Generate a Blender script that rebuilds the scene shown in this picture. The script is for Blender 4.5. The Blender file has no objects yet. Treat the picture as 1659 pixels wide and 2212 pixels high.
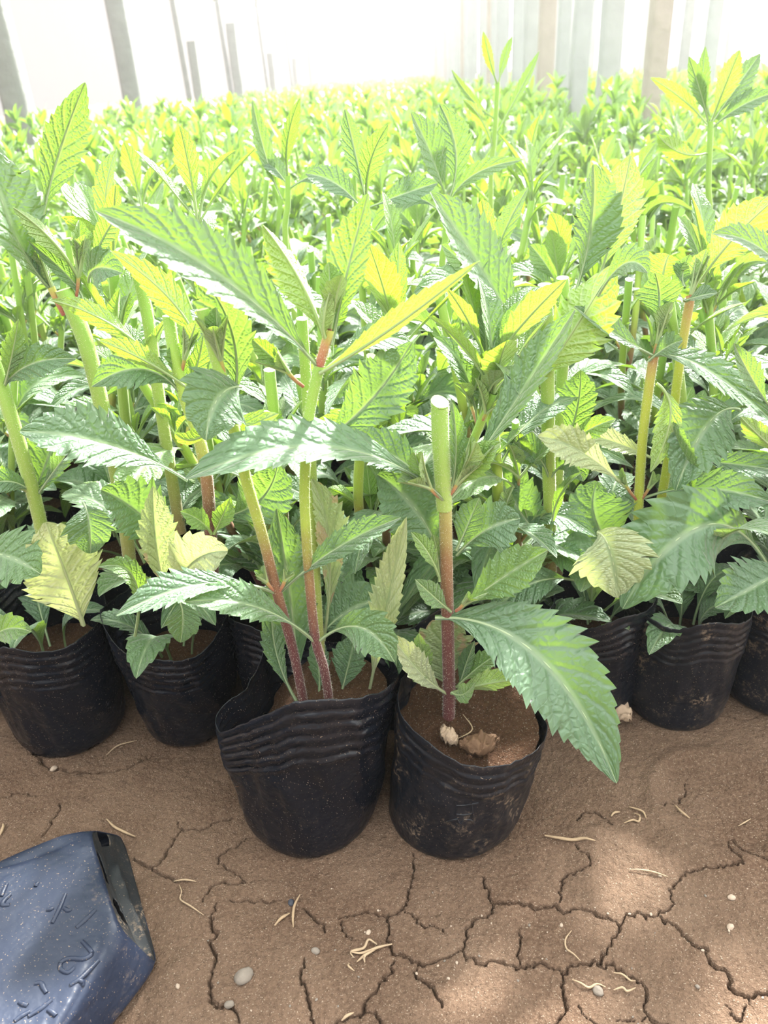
import bpy, math, random
import numpy as np
from mathutils import Vector, Matrix
from mathutils.bvhtree import BVHTree

rng = np.random.default_rng(7)
random.seed(7)
C = bpy.context.scene.collection
scene = bpy.context.scene

# ------------------------------------------------------------------ camera, light, exposure
W, H = 1659.0, 2212.0
F = 1736.0
CAM_Z = 0.50
HAZE = 0.011
PITCH = math.radians(28.7)
ROLL = math.radians(3.4)
_f = np.array([0, math.cos(PITCH), -math.sin(PITCH)])
_u0 = np.array([0, math.sin(PITCH), math.cos(PITCH)])
_r0 = np.array([1.0, 0, 0])
_r = math.cos(ROLL) * _r0 - math.sin(ROLL) * _u0
_u = math.sin(ROLL) * _r0 + math.cos(ROLL) * _u0
CAM = np.array([0, 0, CAM_Z])
cd = bpy.data.cameras.new('camera')
cd.sensor_fit = 'VERTICAL'
cd.sensor_height = 5.6
cd.lens = F * 5.6 / H
cd.clip_start = 0.02
cd.clip_end = 200
cd.dof.use_dof = True
cd.dof.focus_distance = 0.56
cd.dof.aperture_fstop = 1.9
cam = bpy.data.objects.new('camera', cd)
C.objects.link(cam)
cam.matrix_world = Matrix(((_r[0], _u[0], -_f[0], 0), (_r[1], _u[1], -_f[1], 0), (_r[2], _u[2], -_f[2], CAM_Z), (0, 0, 0, 1)))
scene.camera = cam

world = bpy.data.worlds.new('sky')
scene.world = world
world.use_nodes = True
bg = world.node_tree.nodes['Background']
bg.inputs[0].default_value = (0.93, 0.97, 1.0, 1)
bg.inputs[1].default_value = 0.8
sun_d = bpy.data.lights.new('sun', 'SUN')
sun_d.energy = 47.0
sun_d.angle = math.radians(6)
sun_d.color = (1.0, 0.975, 0.93)
sun = bpy.data.objects.new('sun', sun_d)
C.objects.link(sun)
sun.rotation_euler = Vector((0.44, 0.80, 0.81)).to_track_quat('Z', 'Y').to_euler()
scene.view_settings.view_transform = 'Standard'
scene.view_settings.look = 'None'
scene.view_settings.exposure = 0.2
scene.view_settings.gamma = 1.0
scene.view_settings.use_curve_mapping = False
scene.cycles.max_bounces = 7
scene.cycles.diffuse_bounces = 4
scene.cycles.glossy_bounces = 2
scene.cycles.transmission_bounces = 4
scene.cycles.transparent_max_bounces = 6
scene.cycles.caustics_reflective = False
scene.cycles.caustics_refractive = False
scene.cycles.sample_clamp_indirect = 6
scene.cycles.use_denoising = True


def ray(px, py):
    return _f * F + _r * (px - W / 2) + _u * (H / 2 - py)


def at(px, py, Y):
    d = ray(px, py)
    return CAM + d * (Y / d[1])


def at_z(px, py, z=0.0):
    d = ray(px, py)
    return CAM + d * ((z - CAM_Z) / d[2])


def px_size(p, px):
    return px * float(np.dot(p - CAM, _f)) / F


def nrm(v):
    v = np.asarray(v, float)
    return v / (np.linalg.norm(v, axis=-1, keepdims=True) + 1e-12)


# ------------------------------------------------------------------ materials
class NT:
    def __init__(s, name):
        s.m = bpy.data.materials.new(name)
        s.m.use_nodes = True
        s.t = s.m.node_tree
        s.t.nodes.clear()
        s.out = s.t.nodes.new('ShaderNodeOutputMaterial')

    def n(s, typ, **kw):
        nd = s.t.nodes.new(typ)
        for k, v in kw.items():
            setattr(nd, k, v)
        return nd

    def set(s, sock, v):
        if isinstance(v, bpy.types.NodeSocket):
            s.t.links.new(v, sock)
        elif v is not None:
            if sock.type == 'RGBA' and isinstance(v, (tuple, list)) and len(v) == 3:
                v = (*v, 1)
            sock.default_value = v

    def math(s, op, a, b=None, c=None, clamp=False):
        nd = s.n('ShaderNodeMath', operation=op)
        nd.use_clamp = clamp
        s.set(nd.inputs[0], a)
        if b is not None: s.set(nd.inputs[1], b)
        if c is not None: s.set(nd.inputs[2], c)
        return nd.outputs[0]

    def mix(s, f, a, b, blend='MIX'):
        nd = s.n('ShaderNodeMix', data_type='RGBA', blend_type=blend)
        s.set(nd.inputs[0], f); s.set(nd.inputs[6], a); s.set(nd.inputs[7], b)
        return nd.outputs[2]

    def step(s, v, a, b):
        nd = s.n('ShaderNodeMapRange', interpolation_type='SMOOTHSTEP')
        s.set(nd.inputs[0], v); nd.inputs[1].default_value = a; nd.inputs[2].default_value = b
        return nd.outputs[0]

    def noise(s, vec, scale, detail=3, rough=0.5):
        nd = s.n('ShaderNodeTexNoise')
        if vec is not None: s.set(nd.inputs['Vector'], vec)
        nd.inputs['Scale'].default_value = scale
        nd.inputs['Detail'].default_value = detail
        nd.inputs['Roughness'].default_value = rough
        return nd.outputs['Fac']

    def vor(s, vec, scale, feature='F1', out='Distance'):
        nd = s.n('ShaderNodeTexVoronoi', feature=feature)
        s.set(nd.inputs['Vector'], vec)
        nd.inputs['Scale'].default_value = scale
        return nd.outputs[out]

    def bump(s, h, strength, dist):
        nd = s.n('ShaderNodeBump')
        nd.inputs['Strength'].default_value = strength
        nd.inputs['Distance'].default_value = dist
        s.set(nd.inputs['Height'], h)
        return nd.outputs[0]

    def obj(s):
        return s.n('ShaderNodeTexCoord').outputs['Object']

    def pos(s):
        return s.n('ShaderNodeNewGeometry').outputs['Position']

    def bsdf(s, color, rough=0.5, spec=0.5, normal=None, metal=0.0, sheen=0.0):
        nd = s.n('ShaderNodeBsdfPrincipled')
        s.set(nd.inputs['Base Color'], color)
        s.set(nd.inputs['Roughness'], rough)
        s.set(nd.inputs['Specular IOR Level'], spec)
        nd.inputs['Metallic'].default_value = metal
        if sheen:
            nd.inputs['Sheen Weight'].default_value = sheen
            nd.inputs['Sheen Roughness'].default_value = 0.4
        if normal is not None: s.set(nd.inputs['Normal'], normal)
        return nd.outputs[0]

    def done(s, sh):
        s.t.links.new(sh, s.out.inputs[0])
        return s.m


def leaf_material(name, top, under, young_top, young_under, trans, young_trans, tfac=0.30, detail=True, damage=False):
    g = NT(name)
    uv = g.n('ShaderNodeUVMap').outputs[0]
    sx = g.n('ShaderNodeSeparateXYZ')
    g.set(sx.inputs[0], uv)
    u, v = sx.outputs[0], sx.outputs[1]
    tone = g.n('ShaderNodeAttribute', attribute_name='tone').outputs['Fac']
    a = g.math('MULTIPLY', g.math('ABSOLUTE', g.math('SUBTRACT', v, 0.5)), 2.0)
    P = g.obj()
    back = g.n('ShaderNodeNewGeometry').outputs['Backfacing']
    mid = g.math('SUBTRACT', 1.0, g.step(a, 0.03, 0.13))
    big = g.noise(P, 35, 2)
    topc = g.mix(tone, top, young_top)
    topc = g.mix(g.math('MULTIPLY', big, 0.5), topc, g.mix(0.5, topc, (0.10, 0.26, 0.10)))
    undc = g.mix(tone, under, young_under)
    trc = g.mix(tone, trans, young_trans)
    if detail:
        ph = g.math('SUBTRACT', g.math('MULTIPLY', u, 9.0), g.math('MULTIPLY', a, 1.7))
        fr = g.math('FRACT', g.math('ADD', ph, 20.0))
        dist = g.math('MULTIPLY', g.math('MINIMUM', fr, g.math('SUBTRACT', 1.0, fr)), 2.0)
        lat = g.math('SUBTRACT', 1.0, g.step(dist, 0.02, 0.22))
        mp = g.n('ShaderNodeMapping')
        g.set(mp.inputs[0], uv)
        mp.inputs['Scale'].default_value = (34, 9, 1)
        net = g.vor(mp.outputs[0], 1.0, 'DISTANCE_TO_EDGE')
        netm = g.math('SUBTRACT', 1.0, g.step(net, 0.0, 0.12))
        veins = g.math('MAXIMUM', mid, g.math('MULTIPLY', lat, 0.75))
        fine = g.math('MAXIMUM', veins, g.math('MULTIPLY', netm, 0.6))
        hh = g.math('ADD', g.math('MULTIPLY', g.step(dist, 0.0, 0.5), 0.8), g.math('MULTIPLY', g.step(net, 0, 0.35), 0.45))
        hh = g.math('MULTIPLY', hh, g.step(a, 0.02, 0.25))
        hh = g.math('ADD', hh, g.math('MULTIPLY', g.noise(P, 2500, 2), 0.12))
        nb = g.bump(hh, 0.7, 0.0017)
        topc = g.mix(g.math('MULTIPLY', mid, 0.55), topc, (0.42, 0.56, 0.30))
        topc = g.mix(g.math('MULTIPLY', fine, 0.45), topc, (0.03, 0.08, 0.035))
        undc = g.mix(g.math('MULTIPLY', fine, 0.55), undc, (0.52, 0.62, 0.34))
        trc = g.mix(g.math('MULTIPLY', fine, 0.35), trc, (0.40, 0.58, 0.12))
    else:
        nb = None
    col = g.mix(back, topc, undc)
    rough = 0.43
    if damage:
        d = g.step(g.math('ADD', g.noise(P, 60, 4), g.math('MULTIPLY', a, 0.22)), 0.72, 0.76)
        col = g.mix(d, col, (0.42, 0.27, 0.19))
    sh = g.bsdf(col, rough, 1.0, nb, sheen=0.45)
    tr = g.n('ShaderNodeBsdfTranslucent')
    g.set(tr.inputs[0], trc)
    if nb is not None: g.set(tr.inputs[1], nb)
    mx = g.n('ShaderNodeMixShader')
    mx.inputs[0].default_value = tfac
    g.t.links.new(sh, mx.inputs[1]); g.t.links.new(tr.outputs[0], mx.inputs[2])
    return g.done(mx.outputs[0])


GREEN = dict(top=(0.085, 0.175, 0.080), under=(0.21, 0.32, 0.17), young_top=(0.22, 0.38, 0.06), young_under=(0.27, 0.42, 0.10),
             trans=(0.22, 0.38, 0.03), young_trans=(0.34, 0.56, 0.01))
M_leaf = leaf_material('leaf_green', **GREEN)
M_leaf_far = leaf_material('leaf_green_plain', detail=False, **GREEN)
M_leaf_pale = leaf_material('leaf_pale', (0.50, 0.56, 0.32), (0.60, 0.63, 0.36), (0.55, 0.58, 0.32), (0.62, 0.63, 0.36), (0.50, 0.58, 0.16), (0.6, 0.6, 0.15), 0.35)
M_leaf_scorch = leaf_material('leaf_scorched', (0.36, 0.45, 0.22), (0.45, 0.5, 0.26), (0.45, 0.48, 0.22), (0.5, 0.5, 0.25), (0.40, 0.5, 0.15), (0.5, 0.5, 0.12), 0.3, damage=True)


def stem_material(name, ramp, hairy=True):
    g = NT(name)
    uv = g.n('ShaderNodeUVMap').outputs[0]
    sx = g.n('ShaderNodeSeparateXYZ'); g.set(sx.inputs[0], uv)
    P = g.obj()
    cr = g.n('ShaderNodeValToRGB')
    e = cr.color_ramp.elements
    e[0].position = ramp[0][0]; e[0].color = (*ramp[0][1], 1)
    e[1].position = ramp[-1][0]; e[1].color = (*ramp[-1][1], 1)
    for p, c in ramp[1:-1]:
        x = e.new(p); x.color = (*c, 1)
    t = g.math('ADD', sx.outputs[1], g.math('MULTIPLY', g.math('SUBTRACT', g.noise(P, 60, 3), 0.5), 0.15))
    g.set(cr.inputs[0], t)
    speck = g.step(g.noise(P, 1800, 2), 0.58, 0.72)
    col = g.mix(g.math('MULTIPLY', speck, 0.4), cr.outputs[0], (0.62, 0.55, 0.38))
    wv = g.math('SINE', g.math('MULTIPLY', sx.outputs[0], 50.0))
    nb = g.bump(g.math('ADD', g.math('MULTIPLY', wv, 0.3), speck), 0.4, 0.0004)
    return g.done(g.bsdf(col, 0.5, 0.4, nb, sheen=0.3))


PUR = (0.11, 0.035, 0.035); BRN = (0.23, 0.12, 0.055); LIM = (0.36, 0.47, 0.07); GRN = (0.26, 0.45, 0.08)
M_stem_mix = stem_material('stem_purple_to_green', [(0.0, PUR), (0.22, PUR), (0.42, BRN), (0.6, LIM), (1.0, GRN)])
M_stem_grn = stem_material('stem_green', [(0.0, (0.2, 0.13, 0.07)), (0.25, (0.28, 0.33, 0.08)), (1.0, GRN)])
M_stem_yel = stem_material('stem_yellow', [(0.0, PUR), (0.2, (0.25, 0.14, 0.07)), (0.38, (0.36, 0.40, 0.05)), (0.85, (0.40, 0.44, 0.06)), (1.0, (0.45, 0.25, 0.12))])
M_stem_lowpurple = stem_material('stem_mostly_purple', [(0.0, PUR), (0.5, PUR), (0.78, BRN), (1.0, (0.36, 0.34, 0.10))])
M_stem_allgreen = stem_material('stem_light_green', [(0.0, (.3, .42, .10)), (1.0, GRN)])
M_stem_red = stem_material('shoot_red', [(0.0, (0.30, 0.07, 0.06)), (0.6, (0.42, 0.22, 0.10)), (1.0, (0.45, 0.5, 0.1))])

g = NT('cut_pith'); M_cut = g.done(g.bsdf((0.52, 0.62, 0.33), 0.6, 0.3, g.bump(g.noise(g.obj(), 1500, 2), 0.4, 0.0004)))
g = NT('stem_hair')
_t = g.n('ShaderNodeBsdfTranslucent'); _t.inputs[0].default_value = (0.85, 0.85, 0.75, 1)
_m = g.n('ShaderNodeMixShader'); _m.inputs[0].default_value = 0.5
g.t.links.new(g.bsdf((0.75, 0.75, 0.62), 0.5), _m.inputs[1]); g.t.links.new(_t.outputs[0], _m.inputs[2])
M_hair = g.done(_m.outputs[0])


def bag_material(name, base, dust_amt, blue=0.0, rough=0.36):
    g = NT(name)
    P = g.obj()
    n1 = g.noise(P, 14, 3)
    specks = g.step(g.noise(P, 900, 1, 0.3), 0.70, 0.76)
    patch = g.step(g.noise(P, 40, 4, 0.65), 0.50 if dust_amt > 0.5 else 0.58, 0.72)
    smear = g.math('MULTIPLY', patch, g.step(g.noise(P, 350, 3, 0.7), 0.47, 0.62))
    dust = g.math('MAXIMUM', g.math('MULTIPLY', specks, 0.55), g.math('MULTIPLY', smear, dust_amt))
    base2 = tuple(min(1, b * 1.9) for b in base)
    col = g.mix(n1, base, base2)
    col = g.mix(dust, col, (0.30, 0.22, 0.15))
    hh = g.math('ADD', g.math('MULTIPLY', g.noise(P, 45, 3, 0.55), 1.0), g.math('MULTIPLY', g.noise(P, 220, 2), 0.12))
    nb = g.bump(hh, 0.35, 0.006)
    r = g.math('ADD', g.math('MULTIPLY', g.noise(P, 30, 2), 0.2), rough - 0.1)
    r = g.math('ADD', r, g.math('MULTIPLY', dust, 0.4))
    return g.done(g.bsdf(col, r, 0.32, nb))


M_bag = bag_material('black_film_plastic', (0.004, 0.005, 0.008), 0.15, rough=0.27)
M_bag_dusty = bag_material('black_film_plastic_dusty', (0.005, 0.006, 0.009), 0.6, rough=0.34)
M_bag_base = bag_material('scuffed_plastic', (0.014, 0.016, 0.018), 0.9, rough=0.6)
M_bag_blue = bag_material('bluish_black_plastic', (0.012, 0.017, 0.032), 0.25, rough=0.44)


def soil_material(name, c1, c2, grain=1.0):
    g = NT(name)
    P = g.pos()
    n = g.noise(P, 9, 4, 0.6)
    f = g.noise(P, 420, 3, 0.6)
    col = g.mix(g.step(n, 0.3, 0.7), c1, c2)
    col = g.mix(g.math('MULTIPLY', g.step(f, 0.35, 0.7), 0.45), col, tuple(c * 1.5 for c in c2))
    light = g.step(g.noise(P, 1000, 1, 0.4), 0.64, 0.74)
    col = g.mix(g.math('MULTIPLY', light, 0.7), col, (0.62, 0.50, 0.38))
    dark = g.step(g.noise(P, 600, 2, 0.6), 0.60, 0.72)
    col = g.mix(g.math('MULTIPLY', dark, 0.65), col, (0.10, 0.065, 0.045))
    hh = g.math('ADD', g.math('MULTIPLY', g.noise(P, 160, 5, 0.7), 1.0), g.math('MULTIPLY', g.noise(P, 900, 3, 0.7), 0.3))
    nb = g.bump(hh, 1.0 * grain, 0.009)
    return g.done(g.bsdf(col, 0.92, 0.15, nb))


M_soil = soil_material('cracked_clay_soil', (0.145, 0.086, 0.055), (0.245, 0.162, 0.11))
M_soil_pot = soil_material('pot_soil', (0.115, 0.058, 0.032), (0.18, 0.095, 0.055), 1.4)  # base colours darkened to carry the shade inside the bags


def simple(name, col, rough=0.7, scale=60, var=0.35, bump=0.4, bd=0.001, spec=0.3):
    g = NT(name)
    P = g.obj()
    c = g.mix(g.noise(P, scale, 4, 0.6), tuple(x * (1 - var) for x in col), tuple(min(1, x * (1 + var)) for x in col))
    return g.done(g.bsdf(c, rough, spec, g.bump(g.noise(P, scale * 2, 4, 0.6), bump, bd)))


M_pebble = simple('pebble_grey', (0.20, 0.17, 0.14), 0.8, 200)
M_pebble_w = simple('pebble_pale', (0.38, 0.30, 0.23), 0.8, 200)
M_coal = simple('pebble_dark', (0.05, 0.055, 0.07), 0.6, 200)
M_straw = simple('dry_straw', (0.36, 0.26, 0.16), 0.7, 300)
M_root = simple('pale_root', (0.38, 0.28, 0.18), 0.7, 300)
M_dry = simple('dry_leaf_brown', (0.14, 0.08, 0.045), 0.75, 120, 0.4, 0.6, 0.002)
M_drypale = simple('dry_leaf_pale', (0.42, 0.31, 0.22), 0.75, 90, 0.25, 0.6, 0.002)
M_post = simple('weathered_grey_post', (0.24, 0.24, 0.235), 0.85, 14, 0.25, 0.5, 0.01)
M_post_w = simple('whitewashed_post', (0.36, 0.36, 0.37), 0.85, 10, 0.15, 0.5, 0.01)
M_post_r = simple('reddish_grey_post', (0.36, 0.31, 0.28), 0.85, 10, 0.2, 0.5, 0.01)
M_steel = simple('galvanised_bar', (0.45, 0.45, 0.45), 0.5, 20, 0.1)

g = NT('greenhouse_film')
_tr = g.n('ShaderNodeBsdfTransparent'); _tr.inputs[0].default_value = (0.97, 0.98, 0.98, 1)
_tl = g.n('ShaderNodeBsdfTranslucent'); _tl.inputs[0].default_value = (0.95, 0.97, 0.97, 1)
_m = g.n('ShaderNodeMixShader')
g.set(_m.inputs[0], g.math('ADD', 0.33, g.math('MULTIPLY', g.noise(g.pos(), 1.5, 3), 0.16)))
g.t.links.new(_tr.outputs[0], _m.inputs[1]); g.t.links.new(_tl.outputs[0], _m.inputs[2])
M_film = g.done(_m.outputs[0])


# ------------------------------------------------------------------ mesh building
class MB:
    def __init__(s):
        s.V = []; s.Fq = []; s.UV = []; s.T = []; s.MI = []; s.n = 0

    def grid(s, P, uv=None, tone=0.0, mi=0, wrap=False):
        # P: (nu, nv, 3)
        nu, nv = P.shape[:2]
        idx = np.arange(nu * nv).reshape(nu, nv) + s.n
        if wrap:
            j0 = np.arange(nv); j1 = (j0 + 1) % nv
        else:
            j0 = np.arange(nv - 1); j1 = j0 + 1
        a = idx[:-1][:, j0]; b = idx[1:][:, j0]; c = idx[1:][:, j1]; d = idx[:-1][:, j1]
        f = np.stack([a, b, c, d], -1).reshape(-1, 4)
        s.V.append(P.reshape(-1, 3)); s.Fq.append(f)
        if uv is None:
            uu, vv = np.meshgrid(np.linspace(0, 1, nu), np.linspace(0, 1, nv), indexing='ij')
            uv = np.stack([vv, uu], -1)
        s.UV.append(uv.reshape(-1, 2))
        s.T.append(np.full(nu * nv, tone)); s.MI.append(np.full(len(f), mi))
        s.n += nu * nv

    def raw(s, V, f, tone=0.0, mi=0, uv=None):
        s.V.append(np.asarray(V, float)); s.Fq.append(np.asarray(f) + s.n)
        s.UV.append(np.zeros((len(V), 2)) if uv is None else uv)
        s.T.append(np.full(len(V), tone)); s.MI.append(np.full(len(f), mi))
        s.n += len(V)

    def tri(s, V, f, mi=0, tone=0.0):   # triangles as degenerate-free separate store
        f = np.asarray(f)
        s.raw(V, np.concatenate([f, np.full((len(f), 1), -10 ** 9)], 1), tone, mi)

    def arrays(s):
        return np.concatenate(s.V), np.concatenate(s.Fq), np.concatenate(s.UV), np.concatenate(s.T), np.concatenate(s.MI)

    def mesh(s, name, mats, loc=(0, 0, 0), smooth=True):
        V, f, uv, T, MI = s.arrays()
        V = V - np.asarray(loc)
        me = bpy.data.meshes.new(name)
        istri = f[:, 3] < 0
        order = np.concatenate([np.where(~istri)[0], np.where(istri)[0]])
        q = f[~istri].reshape(-1); t = f[istri][:, :3].reshape(-1)
        loops = np.concatenate([q, t]).astype(np.int32)
        nq, ntr = int((~istri).sum()), int(istri.sum())
        me.vertices.add(len(V)); me.vertices.foreach_set('co', V.astype(np.float32).ravel())
        me.loops.add(len(loops)); me.loops.foreach_set('vertex_index', loops)
        me.polygons.add(nq + ntr)
        st = np.concatenate([np.arange(nq) * 4, nq * 4 + np.arange(ntr) * 3]).astype(np.int32)
        me.polygons.foreach_set('loop_start', st)
        me.polygons.foreach_set('material_index', MI[order].astype(np.int32))
        if smooth: me.polygons.foreach_set('use_smooth', np.ones(nq + ntr, bool))
        ul = me.uv_layers.new(name='UVMap')
        ul.data.foreach_set('uv', uv[loops].astype(np.float32).ravel())
        at_ = me.attributes.new('tone', 'FLOAT', 'POINT')
        at_.data.foreach_set('value', T.astype(np.float32))
        for m in (mats if isinstance(mats, (list, tuple)) else [mats]): me.materials.append(m)
        me.update(); me.validate()
        return me

    def build(s, name, mats, parent=None, smooth=True):
        loc = (0, 0, 0) if parent is None else parent['_l']
        o = bpy.data.objects.new(name, s.mesh(name, mats, loc, smooth))
        C.objects.link(o)
        if parent is not None: o.parent = parent['_o']
        return o


def tag(o, label=None, cat=None, group=None, kind=None):
    if label: o['label'] = label
    if cat: o['category'] = cat
    if group: o['group'] = group
    if kind: o['kind'] = kind
    return o


def empty(name, loc, label, cat, group=None):
    o = bpy.data.objects.new(name, None)
    o.empty_display_size = 0.02
    C.objects.link(o)
    o.location = tuple(float(x) for x in loc)
    tag(o, label, cat, group)
    return {'_o': o, '_l': tuple(float(x) for x in loc)}


# ---- numpy value noise
def vnoise(x, y, seed=0, octaves=3, gain=0.5):
    out = np.zeros_like(x, float); amp = 1; tot = 0
    for k in range(octaves):
        r = np.random.default_rng(seed * 31 + k)
        tab = r.random((256, 256))
        xi = np.floor(x).astype(int); yi = np.floor(y).astype(int)
        fx = x - xi; fy = y - yi
        fx = fx * fx * (3 - 2 * fx); fy = fy * fy * (3 - 2 * fy)
        a = tab[xi % 256, yi % 256]; b = tab[(xi + 1) % 256, yi % 256]
        c = tab[xi % 256, (yi + 1) % 256]; d = tab[(xi + 1) % 256, (yi + 1) % 256]
        out += amp * ((a * (1 - fx) + b * fx) * (1 - fy) + (c * (1 - fx) + d * fx) * fy - 0.5)
        tot += amp; amp *= gain; x = x * 2.03 + 17.3; y = y * 2.03 + 5.1
    return out / tot * 2


def spline(pts, n):
    pts = np.asarray(pts, float)
    if len(pts) == 2:
        t = np.linspace(0, 1, n)[:, None]
        return pts[0] * (1 - t) + pts[1] * t
    d = np.concatenate([[0], np.cumsum(np.linalg.norm(np.diff(pts, axis=0), axis=1))])
    P = np.vstack([2 * pts[0] - pts[1], pts, 2 * pts[-1] - pts[-2]])
    s = np.linspace(0, d[-1], n)
    k = np.clip(np.searchsorted(d, s, side='right') - 1, 0, len(pts) - 2)
    t = ((s - d[k]) / (d[k + 1] - d[k] + 1e-12))[:, None]
    p0, p1, p2, p3 = P[k], P[k + 1], P[k + 2], P[k + 3]
    return 0.5 * (2 * p1 + (p2 - p0) * t + (2 * p0 - 5 * p1 + 4 * p2 - p3) * t ** 2 + (3 * p1 - p0 - 3 * p2 + p3) * t ** 3)


def tube(mb, pts, radii, n=24, seg=10, mi=0, cap_mi=None, tone=0.0, hairs=0, hair_mi=1, hair_len=0.0011, cut=None, seed=1, lump=0.0):
    """round tube along pts; radii list interpolated; cut=(slant) closes the top with a pith disc"""
    Cn = spline(pts, n)
    rr = np.interp(np.linspace(0, 1, n), np.linspace(0, 1, len(radii)), radii)
    T = nrm(np.gradient(Cn, axis=0))
    up = np.array([0.13, 1.0, 0.08]) if abs(T[0][1]) < 0.9 else np.array([1.0, 0.1, 0])
    A = nrm(np.cross(T, up)); B = np.cross(T, A)
    th = np.linspace(0, 2 * np.pi, seg, endpoint=False)
    ring = np.cos(th)[None, :, None] * A[:, None] + np.sin(th)[None, :, None] * B[:, None]
    rad = rr[:, None, None] * (1 + lump * np.sin(th * 4)[None, :, None])
    P = Cn[:, None] + ring * rad
    if cut:
        P[-1] += T[-1] * (np.cos(th + 1.0) * cut)[:, None]
    u = np.linspace(0, 1, n)
    uv = np.stack(np.meshgrid(th / (2 * np.pi), u, indexing='xy'), -1)
    mb.grid(P, uv, tone, mi, wrap=True)
    if cap_mi is not None:
        c = P[-1].mean(0) - T[-1] * rr[-1] * 0.15
        mb.grid(np.stack([P[-1], np.repeat(c[None], seg, 0)]), None, tone, cap_mi, wrap=True)
    if hairs:
        r = np.random.default_rng(seed)
        k = r.integers(0, n - 1, hairs); f = r.random(hairs)[:, None]
        c = Cn[k] * (1 - f) + Cn[k + 1] * f
        a = r.random(hairs) * 2 * np.pi
        dn = np.cos(a)[:, None] * A[k] + np.sin(a)[:, None] * B[k]
        b0 = c + dn * (rr[k][:, None] * 0.97)
        L = hair_len * (0.5 + r.random(hairs))[:, None]
        tip = b0 + dn * L + T[k] * L * r.normal(0, 0.35, hairs)[:, None]
        w = 0.0001
        side = nrm(np.cross(dn, T[k])) * w
        V = np.stack([b0 - side, b0 + side, tip], 1).reshape(-1, 3)
        mb.tri(V, np.arange(hairs * 3).reshape(-1, 3), mi=hair_mi)
        side = T[k] * w
        V = np.stack([b0 - side, b0 + side, tip], 1).reshape(-1, 3)
        mb.tri(V, np.arange(hairs * 3).reshape(-1, 3), mi=hair_mi)


def leaf_surface(mb, base, mid, tip, width, N0, N1=None, fold=0.35, teeth=13, tone=0.0, nv=9, amp=0.27, bulge=0.55, curl=0.0,
                 wave=0.03, petiole=0.12, seed=0, sub=4, skew=0.0, droop=0.0):
    """serrated lanceolate blade through base-mid-tip, upper face along N0 (to N1 at the tip)"""
    base, mid, tip = map(lambda p: np.asarray(p, float), (base, mid, tip))
    r = np.random.default_rng(seed)
    ctl = 2 * mid - 0.5 * (base + tip)
    nu = teeth * sub + 1
    k = np.arange(nu)
    # rows: each tooth has rows at phases 0 .. just before the notch
    ph = (k % sub) / (sub - 0.4)
    u = (k // sub + np.minimum(ph, 0.97)) / teeth
    u = np.clip(u, 0, 1); u[-1] = 1.0
    ph[-1] = 0
    t = u[:, None]
    Cn = (1 - t) ** 2 * base + 2 * t * (1 - t) * ctl + t ** 2 * tip
    T = nrm(2 * (1 - t) * (ctl - base) + 2 * t * (tip - ctl))
    N1 = N0 if N1 is None else N1
    N = nrm(np.asarray(N0) * (1 - t) + np.asarray(N1) * t)
    N = nrm(N - T * (N * T).sum(1, keepdims=True))
    S = np.cross(N, T)
    L = np.linalg.norm(tip - mid) + np.linalg.norm(mid - base)
    x = np.clip((u - petiole) / (1 - petiole), 0, 1)
    q = bulge  # position of the widest point
    xx = np.where(x < q, x / q * 0.5, 0.5 + (x - q) / (1 - q) * 0.5)
    prof = np.sin(np.pi * xx) ** np.where(x < q, 1.25, 0.80)
    hw = 0.5 * width * np.maximum(prof, 0.0)
    pet = 0.5 * max(0.0022, width * 0.07)
    hw = np.maximum(hw, pet * np.where(u < 0.93, 1, 0))
    v = np.linspace(-1, 1, nv)
    P = np.zeros((nu, nv, 3))
    jl = 1 + 0.35 * r.normal(0, 1, (teeth + 2, 2))
    for j, vv in enumerate(v):
        a = abs(vv)
        side = 0 if vv < 0 else 1
        tk = np.clip((k // sub), 0, teeth) + 1
        am = amp * np.clip(jl[tk, side], 0.4, 1.7)
        tooth = ph * am * np.clip(hw / (0.5 * width), 0.25, 1) * np.clip((x - 0.05) * 8, 0, 1)
        w_edge = hw * (1 + tooth * (a ** 5)) + 0 * hw
        ext = tooth * 0.5 * width * 0.55 * (a ** 5)
        off = vv * w_edge
        fa = fold
        h = a * w_edge * math.sin(fa) - curl * (a ** 2) * w_edge
        h = h + wave * width * np.sin(u * 11 + vv * 2.2 + seed) * (a ** 1.5) * np.clip(prof, 0, 1)
        h = h + 0.025 * width * np.abs(np.sin(np.pi * (u * 9 - a * 1.7))) * np.clip(prof, 0, 1) * (0.3 + 0.7 * math.sin(min(a, 1) * math.pi))
        P[:, j] = Cn + S * (off * math.cos(fa))[:, None] + N * h[:, None] + T * (ext + a * hw * 0.0)[:, None]
    uv = np.zeros((nu, nv, 2)); uv[..., 0] = u[:, None]; uv[..., 1] = (v * 0.5 + 0.5)[None]
    mb.grid(P, uv, tone)
    # raised midrib on the lower face
    rr = np.interp(u, [0, 1], [max(0.0011, width * 0.028), 0.0003])[::2]
    Cr = Cn[::2] - N[::2] * rr[:, None] * 0.55
    th = np.linspace(0, 2 * np.pi, 6, endpoint=False)
    Pr = Cr[:, None] + (np.cos(th)[None, :, None] * S[::2][:, None] + np.sin(th)[None, :, None] * N[::2][:, None]) * rr[:, None, None]
    uv2 = np.zeros(Pr.shape[:2] + (2,)); uv2[..., 0] = u[::2][:, None]; uv2[..., 1] = 0.5
    mb.grid(Pr, uv2, tone, wrap=True)


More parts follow.
